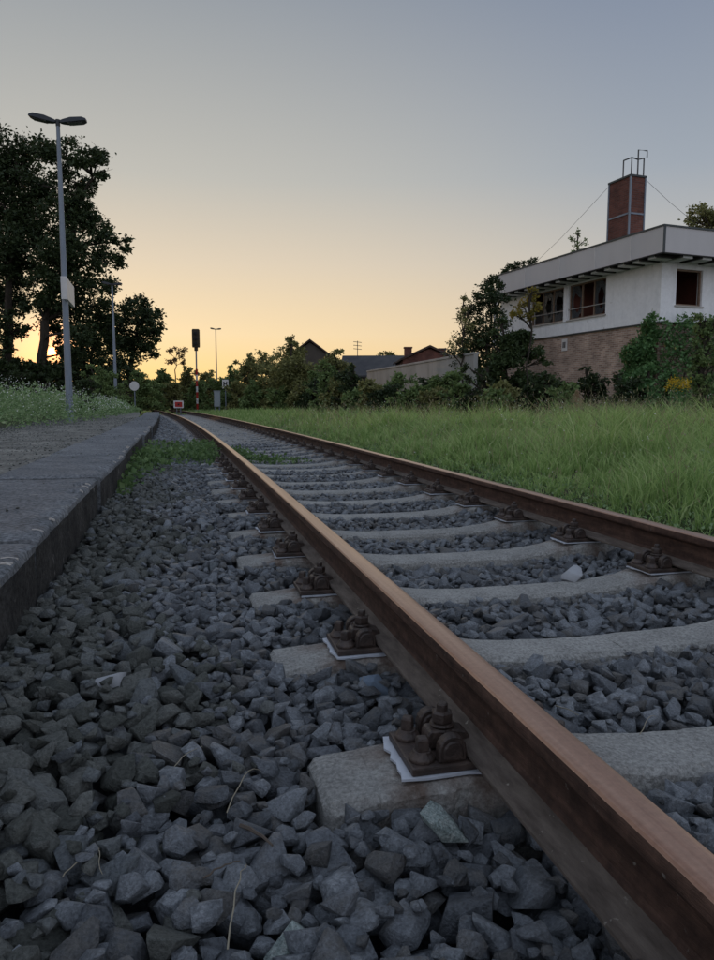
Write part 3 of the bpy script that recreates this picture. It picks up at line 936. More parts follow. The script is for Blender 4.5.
# ------------------------------------------------------------------ foliage helpers
def leaf_arrays(P, size, up=0.3, rng=RNG, aspect=.55):
    n = len(P); size = np.broadcast_to(np.asarray(size, float), (n,))
    d = rng.normal(size=(n, 3)); d[:, 2] = d[:, 2] * .7 + up; d /= np.linalg.norm(d, axis=1)[:, None]
    w = np.cross(d, rng.normal(size=(n, 3))); w /= np.linalg.norm(w, axis=1)[:, None] + 1e-9
    nn = np.cross(d, w)
    L_ = size[:, None]
    b = P; tip = P + d * L_ - nn * L_ * .12
    l = P + d * L_ * .5 + w * L_ * aspect * .5 + nn * L_ * .06; r_ = P + d * L_ * .5 - w * L_ * aspect * .5 + nn * L_ * .06
    V = np.stack([b, l, tip, r_], 1).reshape(-1, 3)
    i = np.arange(n)[:, None] * 4
    T = np.concatenate([i + np.array([[0, 2, 1]]), i + np.array([[0, 3, 2]])], 1).reshape(-1, 3)
    return V, T


def cluster_points(centers, radii, counts, rng, flat_=.8, shell=.45):
    out = []
    for c, r, k in zip(centers, radii, counts):
        # sub-clumps so that light and dark bunches and gaps appear
        ns = max(4, int(k / 55))
        v = rng.normal(size=(ns, 3)); v /= np.linalg.norm(v, axis=1)[:, None]
        sub = np.array(c) + v * (r * rng.uniform(shell, 1.0, (ns, 1))) * [1, 1, flat_]
        w = rng.integers(0, ns, k)
        out.append(sub[w] + rng.normal(size=(k, 3)) * r * .20 * [1, 1, .7])
    return np.concatenate(out)


def limb(m, a, b, r0, r1, rnd, n=5, sag=.0, wob=.06):
    a, b = Vector(a), Vector(b); L_ = (b - a).length
    pts, rr = [], []
    for i in range(n + 1):
        t = i / n
        q = a.lerp(b, t); q.z += math.sin(t * PI) * sag * L_
        if 0 < i < n: q += Vector((rnd.uniform(-1, 1), rnd.uniform(-1, 1), rnd.uniform(-.5, .5))) * wob * L_
        pts.append(q); rr.append(r0 + (r1 - r0) * t)
    m.tube(pts, rr, n=6)
    return pts


def tree(name, label, cat, base, clumps, leafmat, leaf=.16, dens=1.0, trunk_r=.22, seed=1, group=None, fork=.35, gap=None, flat_=.8):
    """clumps: (Vector centre, radius). thing > trunk (with its limbs), crown"""
    rng = np.random.default_rng(seed); rnd = random.Random(seed)
    root = empty(name, base); base = Vector(base)
    tag(root, label, cat, group)
    top = max(clumps, key=lambda c: c[0].z)[0]
    m = MB()
    fk = base.lerp(Vector((top.x, top.y, top.z)), fork); fk.x = base.x * .6 + fk.x * .4; fk.y = base.y * .6 + fk.y * .4
    o0 = base * 0
    stem = limb(m, Vector((0, 0, -.3)), fk - base, trunk_r, trunk_r * .75, rnd, wob=.02)
    stem2 = limb(m, fk - base, top - base, trunk_r * .7, .03, rnd, n=7, wob=.03)
    spine = stem + stem2
    for c, r in clumps:
        lc = c - base
        near = min(spine, key=lambda q: (q - lc).length + max(0, q.z - lc.z + .3) * 3)
        pts = limb(m, near, lc, max(.025, trunk_r * .28), .018, rnd, n=5, sag=.08)
        for _ in range(3):
            v = Vector((rnd.uniform(-1, 1), rnd.uniform(-1, 1), rnd.uniform(-.3, 1))).normalized() * r * .9
            limb(m, rnd.choice(pts[2:]), lc + v, .018, .006, rnd, n=3)
    m.obj('trunk', M_BARK, root, smooth=True)
    cs = np.array([tuple(c - base) for c, _ in clumps]); rs = np.array([r for _, r in clumps])
    cnt = np.maximum(60, (dens * 34 * rs ** 2 / leaf ** 2).astype(int))
    P = cluster_points(cs, rs, cnt, rng, flat_)
    if group == GT: gap = (CAM, SUN_DIR, .34)
    if gap is not None:
        a, dvec, rad = gap
        q = P + np.array(base) - np.array(a); t = q @ np.array(dvec)
        P = P[np.linalg.norm(q - t[:, None] * np.array(dvec), axis=1) > rad]
    V, T = leaf_arrays(P, leaf * rng.uniform(.6, 1.3, len(P)), up=.0, rng=rng)
    obj('crown', np_mesh('crown', V, T, leafmat), root)
    return root


def px_clumps(lst, d, dvar, seed, squash=1.2):
    rnd = random.Random(seed); out = []
    for (x, y, r) in lst:
        dd = d + rnd.uniform(-dvar, dvar)
        out.append((at(x, y, dd), r * dd / F_PX * squash))
    return out


def bush(name, label, px, topy, hw, d, leafmat, zb=-.15, leaf=.10, dens=1.0, seed=1, group=None, cat='shrub', spiky=0.0, depth=.8):
    """a shrub that fills from the ground up to topy with half width hw (pixels at depth d)"""
    rnd = random.Random(seed)
    b = on_ground(px, d, zb); t = zpix(b, topy); W = hw * d / F_PX; Hh = t - zb
    cl = []
    k = int(14 + 8 * Hh)
    for i in range(k):
        u = rnd.random(); z = zb + Hh * (.06 + .84 * u)
        ww = W * (1.0 - .72 * u ** 1.6) * (1 - spiky * u)
        a = rnd.uniform(0, 2 * PI); rr = ww * math.sqrt(rnd.random()) * .85
        r = max(.16, min(W, Hh) * rnd.uniform(.24, .42) * (1 - .45 * u))
        cl.append((Vector((b.x + math.cos(a) * rr, b.y + math.sin(a) * rr * depth, min(z, t - r * .8))), r))
    cl.append((Vector((b.x, b.y, t - .18 * min(W, Hh))), max(.12, .2 * min(W, Hh))))
    for i in range(int(4 + 2 * W)):          # loose shoots that break the outline
        a = rnd.uniform(0, 2 * PI); rr = W * rnd.uniform(.2, .95)
        cl.append((Vector((b.x + math.cos(a) * rr, b.y + math.sin(a) * rr * depth, zb + Hh * rnd.uniform(.75, 1.12) * (1 - .35 * (rr / W) ** 2))), rnd.uniform(.09, .17) * (1 + d * .012)))
    return tree(name, label, cat, b, cl, leafmat, leaf=leaf, dens=dens, trunk_r=min(.09, .03 + .012 * Hh), seed=seed, group=group, fork=.2)


# ------------------------------------------------------------------ left: trees behind the platform
sun_gap = (CAM, SUN_DIR, .16)
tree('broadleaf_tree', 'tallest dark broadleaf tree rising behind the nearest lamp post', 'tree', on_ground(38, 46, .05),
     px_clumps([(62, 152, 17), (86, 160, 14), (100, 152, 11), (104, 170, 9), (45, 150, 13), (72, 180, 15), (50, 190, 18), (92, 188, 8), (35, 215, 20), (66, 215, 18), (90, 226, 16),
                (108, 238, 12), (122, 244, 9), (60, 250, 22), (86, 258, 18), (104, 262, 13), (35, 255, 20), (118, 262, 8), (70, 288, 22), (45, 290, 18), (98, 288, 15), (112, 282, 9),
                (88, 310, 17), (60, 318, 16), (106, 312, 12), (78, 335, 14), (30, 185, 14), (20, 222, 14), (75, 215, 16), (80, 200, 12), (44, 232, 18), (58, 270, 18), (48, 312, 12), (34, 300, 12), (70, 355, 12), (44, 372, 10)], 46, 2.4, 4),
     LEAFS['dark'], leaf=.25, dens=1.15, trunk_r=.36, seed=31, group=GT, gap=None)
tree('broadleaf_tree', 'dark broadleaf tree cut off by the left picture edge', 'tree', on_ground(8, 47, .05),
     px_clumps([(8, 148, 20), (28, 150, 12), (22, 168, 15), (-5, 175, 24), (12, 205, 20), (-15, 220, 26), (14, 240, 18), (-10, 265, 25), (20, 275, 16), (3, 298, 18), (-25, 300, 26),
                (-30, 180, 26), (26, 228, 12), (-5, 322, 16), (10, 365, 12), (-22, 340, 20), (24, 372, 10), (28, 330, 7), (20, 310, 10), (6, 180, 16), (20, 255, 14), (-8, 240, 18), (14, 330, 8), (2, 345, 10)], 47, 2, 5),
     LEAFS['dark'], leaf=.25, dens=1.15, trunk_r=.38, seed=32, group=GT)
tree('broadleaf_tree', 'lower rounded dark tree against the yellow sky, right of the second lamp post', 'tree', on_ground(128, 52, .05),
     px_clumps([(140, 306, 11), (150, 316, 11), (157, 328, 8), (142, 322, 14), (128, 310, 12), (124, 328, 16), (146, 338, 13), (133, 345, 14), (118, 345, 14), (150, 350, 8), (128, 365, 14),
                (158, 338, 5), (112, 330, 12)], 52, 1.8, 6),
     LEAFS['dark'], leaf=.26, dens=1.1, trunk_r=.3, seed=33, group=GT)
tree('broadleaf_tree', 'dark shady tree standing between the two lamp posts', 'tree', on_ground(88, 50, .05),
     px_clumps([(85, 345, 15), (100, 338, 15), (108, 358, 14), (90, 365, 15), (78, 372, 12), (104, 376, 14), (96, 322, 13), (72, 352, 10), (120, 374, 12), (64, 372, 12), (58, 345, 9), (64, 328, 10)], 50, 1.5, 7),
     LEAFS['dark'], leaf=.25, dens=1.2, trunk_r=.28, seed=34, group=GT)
for i_, (x_, t_, w_, d_, lb_) in enumerate(((-12, 352, 20, 62, 'distant dark tree crown low behind the trunk at the left edge'), (22, 366, 18, 60, 'distant dark bush between the two left trunks'),
                                           (48, 358, 15, 64, 'distant dark tree crown just left of the nearest lamp post'), (72, 350, 15, 66, 'distant dark tree crown just right of the nearest lamp post'),
                                           (-50, 330, 34, 58, 'dark tree outside the left picture edge'), (30, 360, 17, 44, 'dark undergrowth between the leftmost trunk and the nearest lamp post'),
                                           (64, 368, 12, 43, 'dark undergrowth right behind the nearest lamp post'), (2, 360, 18, 43, 'dark undergrowth around the leftmost trunk'))):
    bush('distant_tree', lb_, x_, t_, w_, d_, LEAFS['dark'], zb=.1, leaf=.28, dens=.9, seed=140 + i_, cat='tree', group=GT)
bush('green_shrub', 'green shrub at the foot of the second lamp post', 102, 366, 26, 40, LEAFS['mid'], zb=.1, leaf=.13, seed=41)
bush('green_shrub', 'dark low shrub beside the foot of the nearest lamp post', 84, 380, 14, 24, LEAFS['dark'], zb=.1, leaf=.10, seed=42)
bush('green_shrub', 'green shrub behind the round white sign', 140, 369, 20, 47, LEAFS['mid'], zb=.1, leaf=.15, seed=43)
bush('green_shrub', 'dark shrub under the trees at the left picture edge', 14, 368, 22, 40, LEAFS['dark'], zb=.1, leaf=.14, seed=44)

# flowering weeds on the verge behind the platform
n = 44000
yy = 7.5 + 32 * RNG.random(n) ** 1.25; e = RNG.random(n) ** .9
edge = np.interp(yy, [7, 12, 16, 24, 36, 40], [-4.75, -4.3, -3.75, -3.62, -3.6, -3.7]) + .16 * np.sin(yy * 2.1) + .1 * np.sin(yy * 5.3)
xx = edge - e * 5.0
hmax = np.interp(yy, [7, 12, 18, 28, 38], [.95, 1.0, .95, .80, .55]) * np.clip(.30 + (edge - xx) / .9, 0, 1) * (.82 + .18 * np.sin(xx * 3 + yy * 1.7))
zz = .06 + hmax * RNG.random(n) ** .7
V, T = leaf_arrays(np.stack([xx, yy, zz], 1), np.interp(yy, [7, 20, 40], [.055, .075, .12]) * RNG.uniform(.6, 1.4, n), up=.5)
weeds = tag(obj('flowering_weeds', np_mesh('flowering_weeds', V, T, M_WEED)), 'dense flowering weeds along the back of the platform', 'weeds', kind='stuff')
n = 5200
yy = 7.5 + 30 * RNG.random(n) ** 1.3; e = RNG.random(n) ** 1.3
edge = np.interp(yy, [7, 12, 16, 24, 36, 40], [-4.75, -4.3, -3.75, -3.62, -3.6, -3.7]); xx = edge - .1 - e * 4
hmax = np.interp(yy, [7, 12, 18, 28, 38], [.95, 1.0, .95, .80, .55]) * np.clip(.30 + (edge - xx) / .9, 0, 1)
zz = .06 + hmax * RNG.uniform(.55, 1.06, n)
V, T = leaf_arrays(np.stack([xx, yy, zz], 1), np.interp(yy, [7, 20, 40], [.016, .024, .045]) * RNG.uniform(.7, 1.3, n), up=.8, aspect=.9)
obj('white_blossoms', np_mesh('white_blossoms', V, T, M_BLOSSOM), weeds)["kind"] = 'stuff'


# ------------------------------------------------------------------ grass
def blades(P, h, w, lean, rng):
    n = len(P); a = rng.uniform(0, 2 * PI, n); b = rng.uniform(0, 2 * PI, n)
    d = np.stack([np.cos(a), np.sin(a), np.zeros(n)], 1); s_ = np.stack([-np.sin(b), np.cos(b), np.zeros(n)], 1)
    L_ = (lean * rng.uniform(.2, 1.2, n) * h)[:, None]; w = np.broadcast_to(w, (n,))[:, None] * .5; hh = h[:, None] * np.array([[0, 0, 1]])
    v0, v1 = P - s_ * w, P + s_ * w
    m_ = P + hh * .55 + d * L_ * .32
    v2, v3 = m_ - s_ * w * .8, m_ + s_ * w * .8
    t = P + hh * (1 - .25 * lean) + d * L_
    V = np.stack([v0, v1, v2, v3, t], 1).reshape(-1, 3); i = np.arange(n)[:, None] * 5
    T = np.concatenate([i + [[0, 1, 3]], i + [[0, 3, 2]], i + [[2, 3, 4]]], 1).reshape(-1, 3)
    return V, T


def grass_field(n, s0, s1, o0, o1, ps, po, hfun, wfun, lean, rng):
    s = s0 + (s1 - s0) * rng.random(n) ** ps; o = o0 + (o1 - o0) * rng.random(n) ** po
    x, y, _ = tp_np(s, o)
    dcam = np.hypot(x - CAM.x, y - CAM.y)
    h = hfun(s, o) * rng.uniform(.55, 1.2, n)
    # tufts: pull roots toward clump centres
    cx = np.round(x / .22) * .22 + .07 * np.sin(y * 9); cy = np.round(y / .22) * .22 + .07 * np.cos(x * 7)
    x = x + (cx - x) * .55; y = y + (cy - y) * .55
    z = np.interp(o, [1.32, 1.5, 1.8, 2.6, 5, 9, 14], [-.45, -.31, -.24, -.215, -.205, -.175, -.155])
    return blades(np.stack([x, y, z], 1), h, wfun(dcam), lean, rng), np.stack([x, y, z + h], 1)


def hgrass(s, o):
    base = np.interp(o, [1.5, 1.8, 2.1, 2.6, 4, 12], [.06, .16, .34, .52, .64, .72])
    x = s + .6 * np.sin(o * 1.7); n_ = np.sin(x * 1.3 + o * 2.1) + .8 * np.sin(x * 3.1 - o * 1.3 + 1) + .7 * np.sin(x * 5.7 + o * 4.4) + .5 * np.sin(x * .5 + o * .9)
    return base * np.clip(.80 + .26 * n_, .22, 1.6) * np.interp(s, [0, 12, 25, 45], [1, .95, .8, .62])


(V1, T1), _ = grass_field(66000, -.5, 13, 1.58, 8.5, 1.1, 1.15, hgrass, lambda d: np.interp(d, [3, 8, 16], [.007, .013, .022]), .7, RNG)
(V2, T2), _ = grass_field(52000, 12, 48, 1.40, 13, 1.25, 1.3, hgrass, lambda d: np.interp(d, [12, 25, 50], [.022, .038, .065]), .55, RNG)
(V3, T3), _ = grass_field(1500, 0, 30, 1.15, 1.7, 1.2, .6, lambda s, o: .13 + .05 * np.sin(s * 5), lambda d: np.interp(d, [3, 10, 30], [.006, .011, .025]), .8, RNG)
V3[:, 2] = np.maximum(V3[:, 2], -.27)
V2 = np.concatenate([V2, V3]); T2 = np.concatenate([T2, T3 + len(V2) - len(V3)])
grass = obj('meadow_grass', np_mesh('meadow_grass', np.concatenate([V1, V2]), np.concatenate([T1, T2 + len(V1)]), M_GRASS))
tag(grass, 'tall green grass between the farther rail and the shrubs', 'grass', kind='stuff')
(V1, T1), tips = grass_field(9000, 0, 24, 1.7, 11, 1.0, .9, lambda s, o: hgrass(s, o) * 1.25 + .04, lambda d: np.interp(d, [3, 10, 30], [.0035, .008, .015]), .55, RNG)
obj('seed_stalks', np_mesh('seed_stalks', V1, T1, M_DRYGRASS), grass)["kind"] = 'stuff'
sel = tips[RNG.random(len(tips)) < .16]
V, T = leaf_arrays(sel - [0, 0, .05], np.interp(np.hypot(sel[:, 0] - CAM.x, sel[:, 1] - CAM.y), [3, 10, 30], [.010, .016, .03]), up=.9, aspect=.8)
sel = tips[RNG.random(len(tips)) < .5]
Vh, Th = leaf_arrays(sel - [0, 0, .07], np.interp(np.hypot(sel[:, 0] - CAM.x, sel[:, 1] - CAM.y), [3, 10, 30], [.05, .06, .10]), up=2.0, aspect=.16)
obj('seed_heads', np_mesh('seed_heads', Vh, Th, M_DRYGRASS), grass)["kind"] = 'stuff'
obj('small_white_blossoms', np_mesh('small_white_blossoms', V, T, M_BLOSSOM), grass)["kind"] = 'stuff'
n = 300
s = .3 + 26 * RNG.random(n) ** 1.1; o = 1.9 + 10 * RNG.random(n) ** .9; x, y, _ = tp_np(s, o); hh = (hgrass(s, o) + .05) * RNG.uniform(.8, 1.45, n)
base_ = np.stack([x, y, np.full(n, -.2)], 1); lean_ = RNG.normal(0, .12, (n, 2))
t_ = RNG.random((n, 18)) ** .8
P = base_[:, None, :] + np.concatenate([lean_[:, None, :] * t_[..., None], (hh[:, None] * t_)[..., None]], -1) + RNG.normal(0, .022, (n, 18, 3))
V, T = leaf_arrays(P.reshape(-1, 3), np.repeat(np.interp(np.hypot(x - CAM.x, y - CAM.y), [3, 10, 30], [.028, .045, .08]), 18) * RNG.uniform(.6, 1.3, n * 18), up=.6, aspect=.4)
obj('meadow_weeds', np_mesh('meadow_weeds', V, T, M_WEED), grass)["kind"] = 'stuff'
# ground litter of low leaves at the rail side edge of the grass
n = 9000
s = -.3 + 22 * RNG.random(n) ** 1.4; o = 1.35 + .9 * RNG.random(n) ** 1.2; x, y, _ = tp_np(s, o)
V, T = leaf_arrays(np.stack([x, y, np.interp(o, [1.3, 1.5, 1.8, 2.4], [-.27, -.25, -.215, -.19]) + RNG.uniform(0, .05, n)], 1), RNG.uniform(.012, .04, n), up=.5)
obj('low_leaves', np_mesh('low_leaves', V, T, M_WEED), grass)["kind"] = 'stuff'
# grass on the track bed far away and at the platform's back edge
(V1, T1), _ = grass_field(5000, 46, 75, -2.5, 6, 1.0, 1.0, lambda s, o: .3 + 0 * s, lambda d: .04 + 0 * d, .5, RNG)
V1[:, 2] = np.maximum(V1[:, 2], -.4)
obj('far_grass', np_mesh('far_grass', V1, T1, M_GRASS), grass)["kind"] = 'stuff'


# ------------------------------------------------------------------ weeds in the ballast
def weed_patch(label, spots, leaf, seed, material):
    rng = np.random.default_rng(seed); P = []
    for (s, o, rs, ro, h, k) in spots:
        ss = s + rng.normal(0, rs * .5, k); oo = o + rng.normal(0, ro * .5, k)
        keep_ = np.abs(np.abs(oo) - .7505) > .06
        ss, oo = ss[keep_], oo[keep_]; x, y, _ = tp_np(ss, oo)
        z = np.interp(oo, off_ax, top_prof) - .02 + h * rng.random(len(ss)) * np.exp(-((ss - s) / rs) ** 2)
        ok_ = x > plat_x(y) + .01
        P.append(np.stack([x, y, z], 1)[ok_])
    P = np.concatenate(P)
    V, T = leaf_arrays(P, leaf * rng.uniform(.6, 1.4, len(P)), up=.45, rng=rng, aspect=.75)
    return tag(obj('leafy_weeds', np_mesh('leafy_weeds', V, T, material)), label, 'weeds', kind='stuff')


weed_patch('leafy green weeds growing from the ballast against the platform wall',
           [(7.2, -1.72, 1.1, .25, .17, 420), (6.2, -1.76, .7, .14, .15, 190), (5.2, -1.8, .6, .1, .09, 130), (8.3, -1.55, 1.0, .4, .18, 420), (9.3, -1.35, 1.0, .45, .2, 400), (4.5, -1.8, .3, .07, .06, 40)], .055, 3, M_WEED2)
weed_patch('leafy green weeds spreading across to the nearer rail', [(8.3, -1.15, .8, .35, .14, 340), (9.0, -.95, .9, .32, .2, 480), (8.2, -.92, .6, .2, .14, 400), (10, -1.0, .8, .3, .2, 400)], .05, 4, M_WEED2)
weed_patch('green weed tuft between the rails beside the nearer rail', [(8.6, -.5, .5, .28, .15, 400), (8.3, -.2, .35, .3, .11, 320), (9.6, -.52, .7, .2, .14, 300), (8.25, .15, .25, .2, .07, 80)], .045, 5, M_WEED2)


# ------------------------------------------------------------------ lamp posts, signs, signal
def lamp_post(base, htop, label, rz, r0=.085, spread=.68, detail=True):
    root = empty('lamp_post', base, rz)
    tag(root, label, 'lamp post', 'station lamp posts')
    h = htop - base.z
    m = MB(); m.tube([(0, 0, -.2), (0, 0, .9), (0, 0, h * .5), (0, 0, h - .05)], [r0 * 1.05, r0, r0 * .8, r0 * .5], n=14)
    m.obj('pole', M_GALV, root, smooth=True)
    m = MB(); m.tube([(0, 0, h - .12), (0, 0, h + .03)], r0 * .62, n=12)
    m.obj('pole_cap', M_LAMPHEAD, root, smooth=True)
    for sx, tilt in ((-1, .19), (1, .10)):
        M_ = Matrix.Translation((sx * .02, 0, h - .02)) @ Matrix.Rotation(-sx * tilt if sx > 0 else tilt, 4, 'Y')
        V = []
        L_ = spread
        for (x, w, zb_, zt) in ((.03, .05, -.03, .03), (.10, .08, -.045, .045), (.30, .14, -.06, .07), (L_ * .86, .15, -.05, .06), (L_, .10, -.03, .03)):
            V += [M_ @ Vector((sx * x, -w, zb_)), M_ @ Vector((sx * x, w, zb_)), M_ @ Vector((sx * x, w * .7, zt)), M_ @ Vector((sx * x, -w * .7, zt))]
        Fc = [(i * 4 + q, i * 4 + (q + 1) % 4, (i + 1) * 4 + (q + 1) % 4, (i + 1) * 4 + q) for i in range(4) for q in range(4)] + [(0, 1, 2, 3), (19, 18, 17, 16)]
        m = MB(); m.add(V, Fc); hd = m.obj('lamp_head', M_LAMPHEAD, root, bevel=.008)
        if detail:
            m = MB(); m.box((sx * L_ * .6, 0, -.060), (L_ * .5, .20, .02), M_); m.obj('lens', M_GLASSDIFF, hd, bevel=.004)
    if detail:
        m = MB(); m.bb(-.05, .05, -r0 - .012, -r0 + .03, .7, 1.15); m.obj('access_door', M_GALV, root, bevel=.006)
    return root


lb = at(68.8, 392, 18.5)
lamp_post(Vector((lb.x, lb.y, .06)), zpix(lb, 121), 'nearest grey double-headed lamp post, carrying a sign board halfway up', -.12, r0=.088, spread=.66)
l2 = at(115.6, 392, 43); lamp_post(Vector((l2.x, l2.y, .08)), zpix(l2, 284), 'thin grey double-headed lamp post in front of the dark trees', -.1, r0=.10, spread=.55)
l3 = at(216.6, 380, 69); lamp_post(Vector((l3.x, l3.y, -.1)), zpix(l3, 329), 'smallest lamp post, far behind the track against the yellow sky', -.1, r0=.085, spread=.5, detail=False)
# station sign board held by the lamp post
root = empty('platform_sign', (lb.x + .05, lb.y - .1, zpix(lb, 290)), .03); tag(root, 'white board sign fixed halfway up the nearest lamp post', 'sign')
m = MB(); m.bb(-.03, .05, -.25, 1.35, -.27, .27); m.obj('board', M_SIGNWHITE, root, bevel=.006)
m = MB(); m.bb(-.09, .055, -.30, -.255, -.28, .275); m.obj('end_frame', M_SIGNWHITE, root, bevel=.006)
for z in (-.18, .18):
    m = MB(); m.bb(-.12, -.052, -.10, .10, z - .025, z + .025); m.obj('bracket', M_GALV, root)


def disc_sign():
    p = at(134.3, 386, 42); b = Vector((p.x, p.y, 0))
    root = empty('round_sign', (b.x, b.y, .06), -.1); tag(root, 'round white sign on a short post beside the end of the platform', 'sign')
    m = MB(); m.tube([(0, 0, -.1), (0, 0, p.z - .06)], .03, n=8); m.obj('post', M_GALV, root)
    m = MB()
    m.tube([(0, -.035, p.z - .06), (0, -.055, p.z - .06)], .27, n=28); m.obj('disc', M_SIGNWHITE, root)
    m = MB(); m.tube([(0, -.03, p.z - .06), (0, -.045, p.z - .06)], .295, n=28); m.obj('rim', M_BLACK, root)


disc_sign()


def stop_board():
    p = at(178.5, 404.5, 46); root = empty('stop_board', (p.x, p.y, -.3), .02)
    tag(root, 'small red board with white border standing in the middle of the track', 'sign')
    h = p.z + .3
    for sx in (-.12, .12):
        m = MB(); m.tube([(sx, 0, 0), (sx, 0, h)], .022, n=8); m.obj('post', M_GALV, root)
    m = MB(); m.bb(-.30, .30, -.05, -.025, h - .22, h + .24); m.obj('white_border', M_SIGNWHITE, root, bevel=.004)
    m = MB(); m.bb(-.22, .22, -.062, -.052, h - .145, h + .165); m.obj('red_panel', M_SIGNRED, root)
    m = MB(); m.box((0, -.07, h + .01), (.11, .02, .10)); m.obj('lamp_box', M_BLACK, root)


stop_board()


def signal():
    p = at(195.5, 329, 58); root = empty('railway_signal', (p.x, p.y, -.25), -.1)
    tag(root, 'railway signal with dark oblong head on a red and white striped mast', 'signal')
    h = p.z + .25
    m = MB(); m.tube([(0, 0, 0), (0, 0, h - 1.3)], .06, n=10); m.obj('mast', M_GALV, root)
    z = .25; k = 0
    while z < 3.1:
        m = MB(); m.tube([(0, 0, z), (0, 0, z + .46)], .085, n=10)
        m.obj('mast_band', M_SIGNWHITE if k % 2 else M_SIGNRED, root); z += .462; k += 1
    m = MB(); m.prism([(-.28, h - 1.45), (.28, h - 1.45), (.30, h - 1.35), (.30, h - .08), (.24, h), (-.24, h), (-.30, h - .08), (-.30, h - 1.35)], -.10, .16, 'y')
    hd = m.obj('signal_head', M_SIGNAL, root, bevel=.01)
    for z in (.35, .75, 1.15):
        m = MB(); m.tube([(0, -.10, h - z), (0, -.32, h - z)], [.10, .11], n=12); m.obj('hood', M_BLACK, hd)
    m = MB(); m.bb(-.14, .14, -.06, .09, h - 1.72, h - 1.45); m.obj('junction_box', M_SIGNAL, root)
    m = MB(); m.bb(-.2, .2, -.2, .2, -.1, .22); m.obj('foundation', M_CONC, root)


signal()


def h_board():
    p = at(225.3, 384, 50); root = empty('stop_point_sign', (p.x, p.y, -.2), -.15)
    tag(root, 'white board with a black letter H on a post beside the grass', 'sign')
    h = p.z + .2
    m = MB(); m.tube([(0, 0, 0), (0, 0, h + .2)], .03, n=8); m.obj('post', M_GALV, root)
    m = MB(); m.bb(-.21, .21, -.055, -.03, h - .30, h + .30); m.obj('board', M_SIGNWHITE, root, bevel=.004)
    m = MB(); m.bb(-.13, -.055, -.062, -.057, h - .17, h + .17); m.bb(.055, .13, -.062, -.057, h - .17, h + .17); m.bb(-.0549, .0549, -.062, -.057, h - .035, h + .035)
    m.obj('letter_h', M_BLACK, root)


h_board()
p = at(217, 393, 52); root = empty('trackside_cabinet', (p.x, p.y, -.2), -.1); tag(root, 'small pale grey cabinet beside the board with the letter H', 'cabinet')
m = MB(); m.bb(-.22, .22, -.15, .15, .45, 1.55); bx = m.obj('body', M_CABINET, root, bevel=.01)
m = MB(); m.bb(-.25, .25, -.18, .18, 1.551, 1.6); m.obj('lid', M_CABINET, root)
m = MB(); m.bb(-.18, .18, -.165, -.152, .5, 1.5); m.obj('door', M_CABINET, root)
for sx in (-.15, .15):
    m = MB(); m.bb(sx - .04, sx + .04, -.04, .04, -.1, .45); m.obj('leg', M_GALV, root)

# ------------------------------------------------------------------ flat-roofed building on the right
AZB = -0.13
K = at(664.5, 225, 24)
bu = Vector((math.sin(AZB), math.cos(AZB), 0)); bv = Vector((math.cos(AZB), -math.sin(AZB), 0))
B = empty('derelict_building', (K.x, K.y, -.2)); B.rotation_euler = (0, 0, math.atan2(bv.y, bv.x))
tag(B, 'derelict white flat-roofed building on a brick base with broken windows', 'building')
Z0 = .2    # local z of world 0
def bz(z): return z + Z0
LEN, DEP = 10.35, 8.5
WX, WY0, WY1 = .82, .90, 11.3   # upper wall plane and its ends
zw0, zw1 = bz(3.39), bz(5.5)


def part(name, material, *boxes, parent=B, bevel=0.0):
    m_ = MB()
    for b_ in boxes: m_.bb(*b_)
    return m_.obj(name, material, parent, bevel=bevel)


th = .24
W = [(3.76, 6.06), (6.38, 8.74)]
wz0, wz1 = bz(3.96), bz(5.36)
# facade wall with two window openings
part('facade_wall', M_RENDERW, (WX, WX + th, WY0, W[0][0], zw0, zw1), (WX, WX + th, W[0][0], W[0][1], zw0, wz0), (WX, WX + th, W[0][0], W[0][1], wz1, zw1),
     (WX, WX + th, W[0][1], W[1][0], zw0, zw1), (WX, WX + th, W[1][0], W[1][1], zw0, wz0), (WX, WX + th, W[1][0], W[1][1], wz1, zw1), (WX, WX + th, W[1][1], WY1, zw0, zw1))
EX = (1.50, 2.70); EXZ = (bz(3.98), bz(5.24))
part('end_wall', M_RENDERW, (WX + th, EX[0], WY0, WY0 + th, zw0, zw1), (EX[1], DEP - .6, WY0, WY0 + th, zw0, zw1), (EX[0], EX[1], WY0, WY0 + th, zw0, EXZ[0]), (EX[0], EX[1], WY0, WY0 + th, EXZ[1], zw1))
part('far_wall', M_RENDERW, (WX + th, DEP - .6, WY1 - th, WY1, zw0, zw1))
part('rear_wall', M_RENDERW, (DEP - .6 - th, DEP - .6, WY0 + th, WY1 - th, zw0, zw1))
part('upper_floor', M_ROOM, (WX + th, DEP - .6 - th, WY0 + th, WY1 - th, zw0 - .02, zw0 + .08))
part('ceiling', M_ROOM, (WX + th, DEP - .6 - th, WY0 + th, WY1 - th, zw1 - .12, zw1 - .02))
part('inner_partition', M_ROOM, (3.4, 3.52, WY0 + th, 5.9, zw0 + .08, zw1 - .12), (WX + th, 3.4, 6.0, 6.1, zw0 + .08, zw1 - .12))
part('drip_edge', M_ROOFEDGE, (WX - .02, DEP - .6, WY0 - .02, WY1 + .02, zw0 - .05, zw0 - .022))
part('brick_base', M_BRICK, (WX + .06, DEP - .7, WY0 + .12, WY1 - .1, -.4, zw0 - .052))


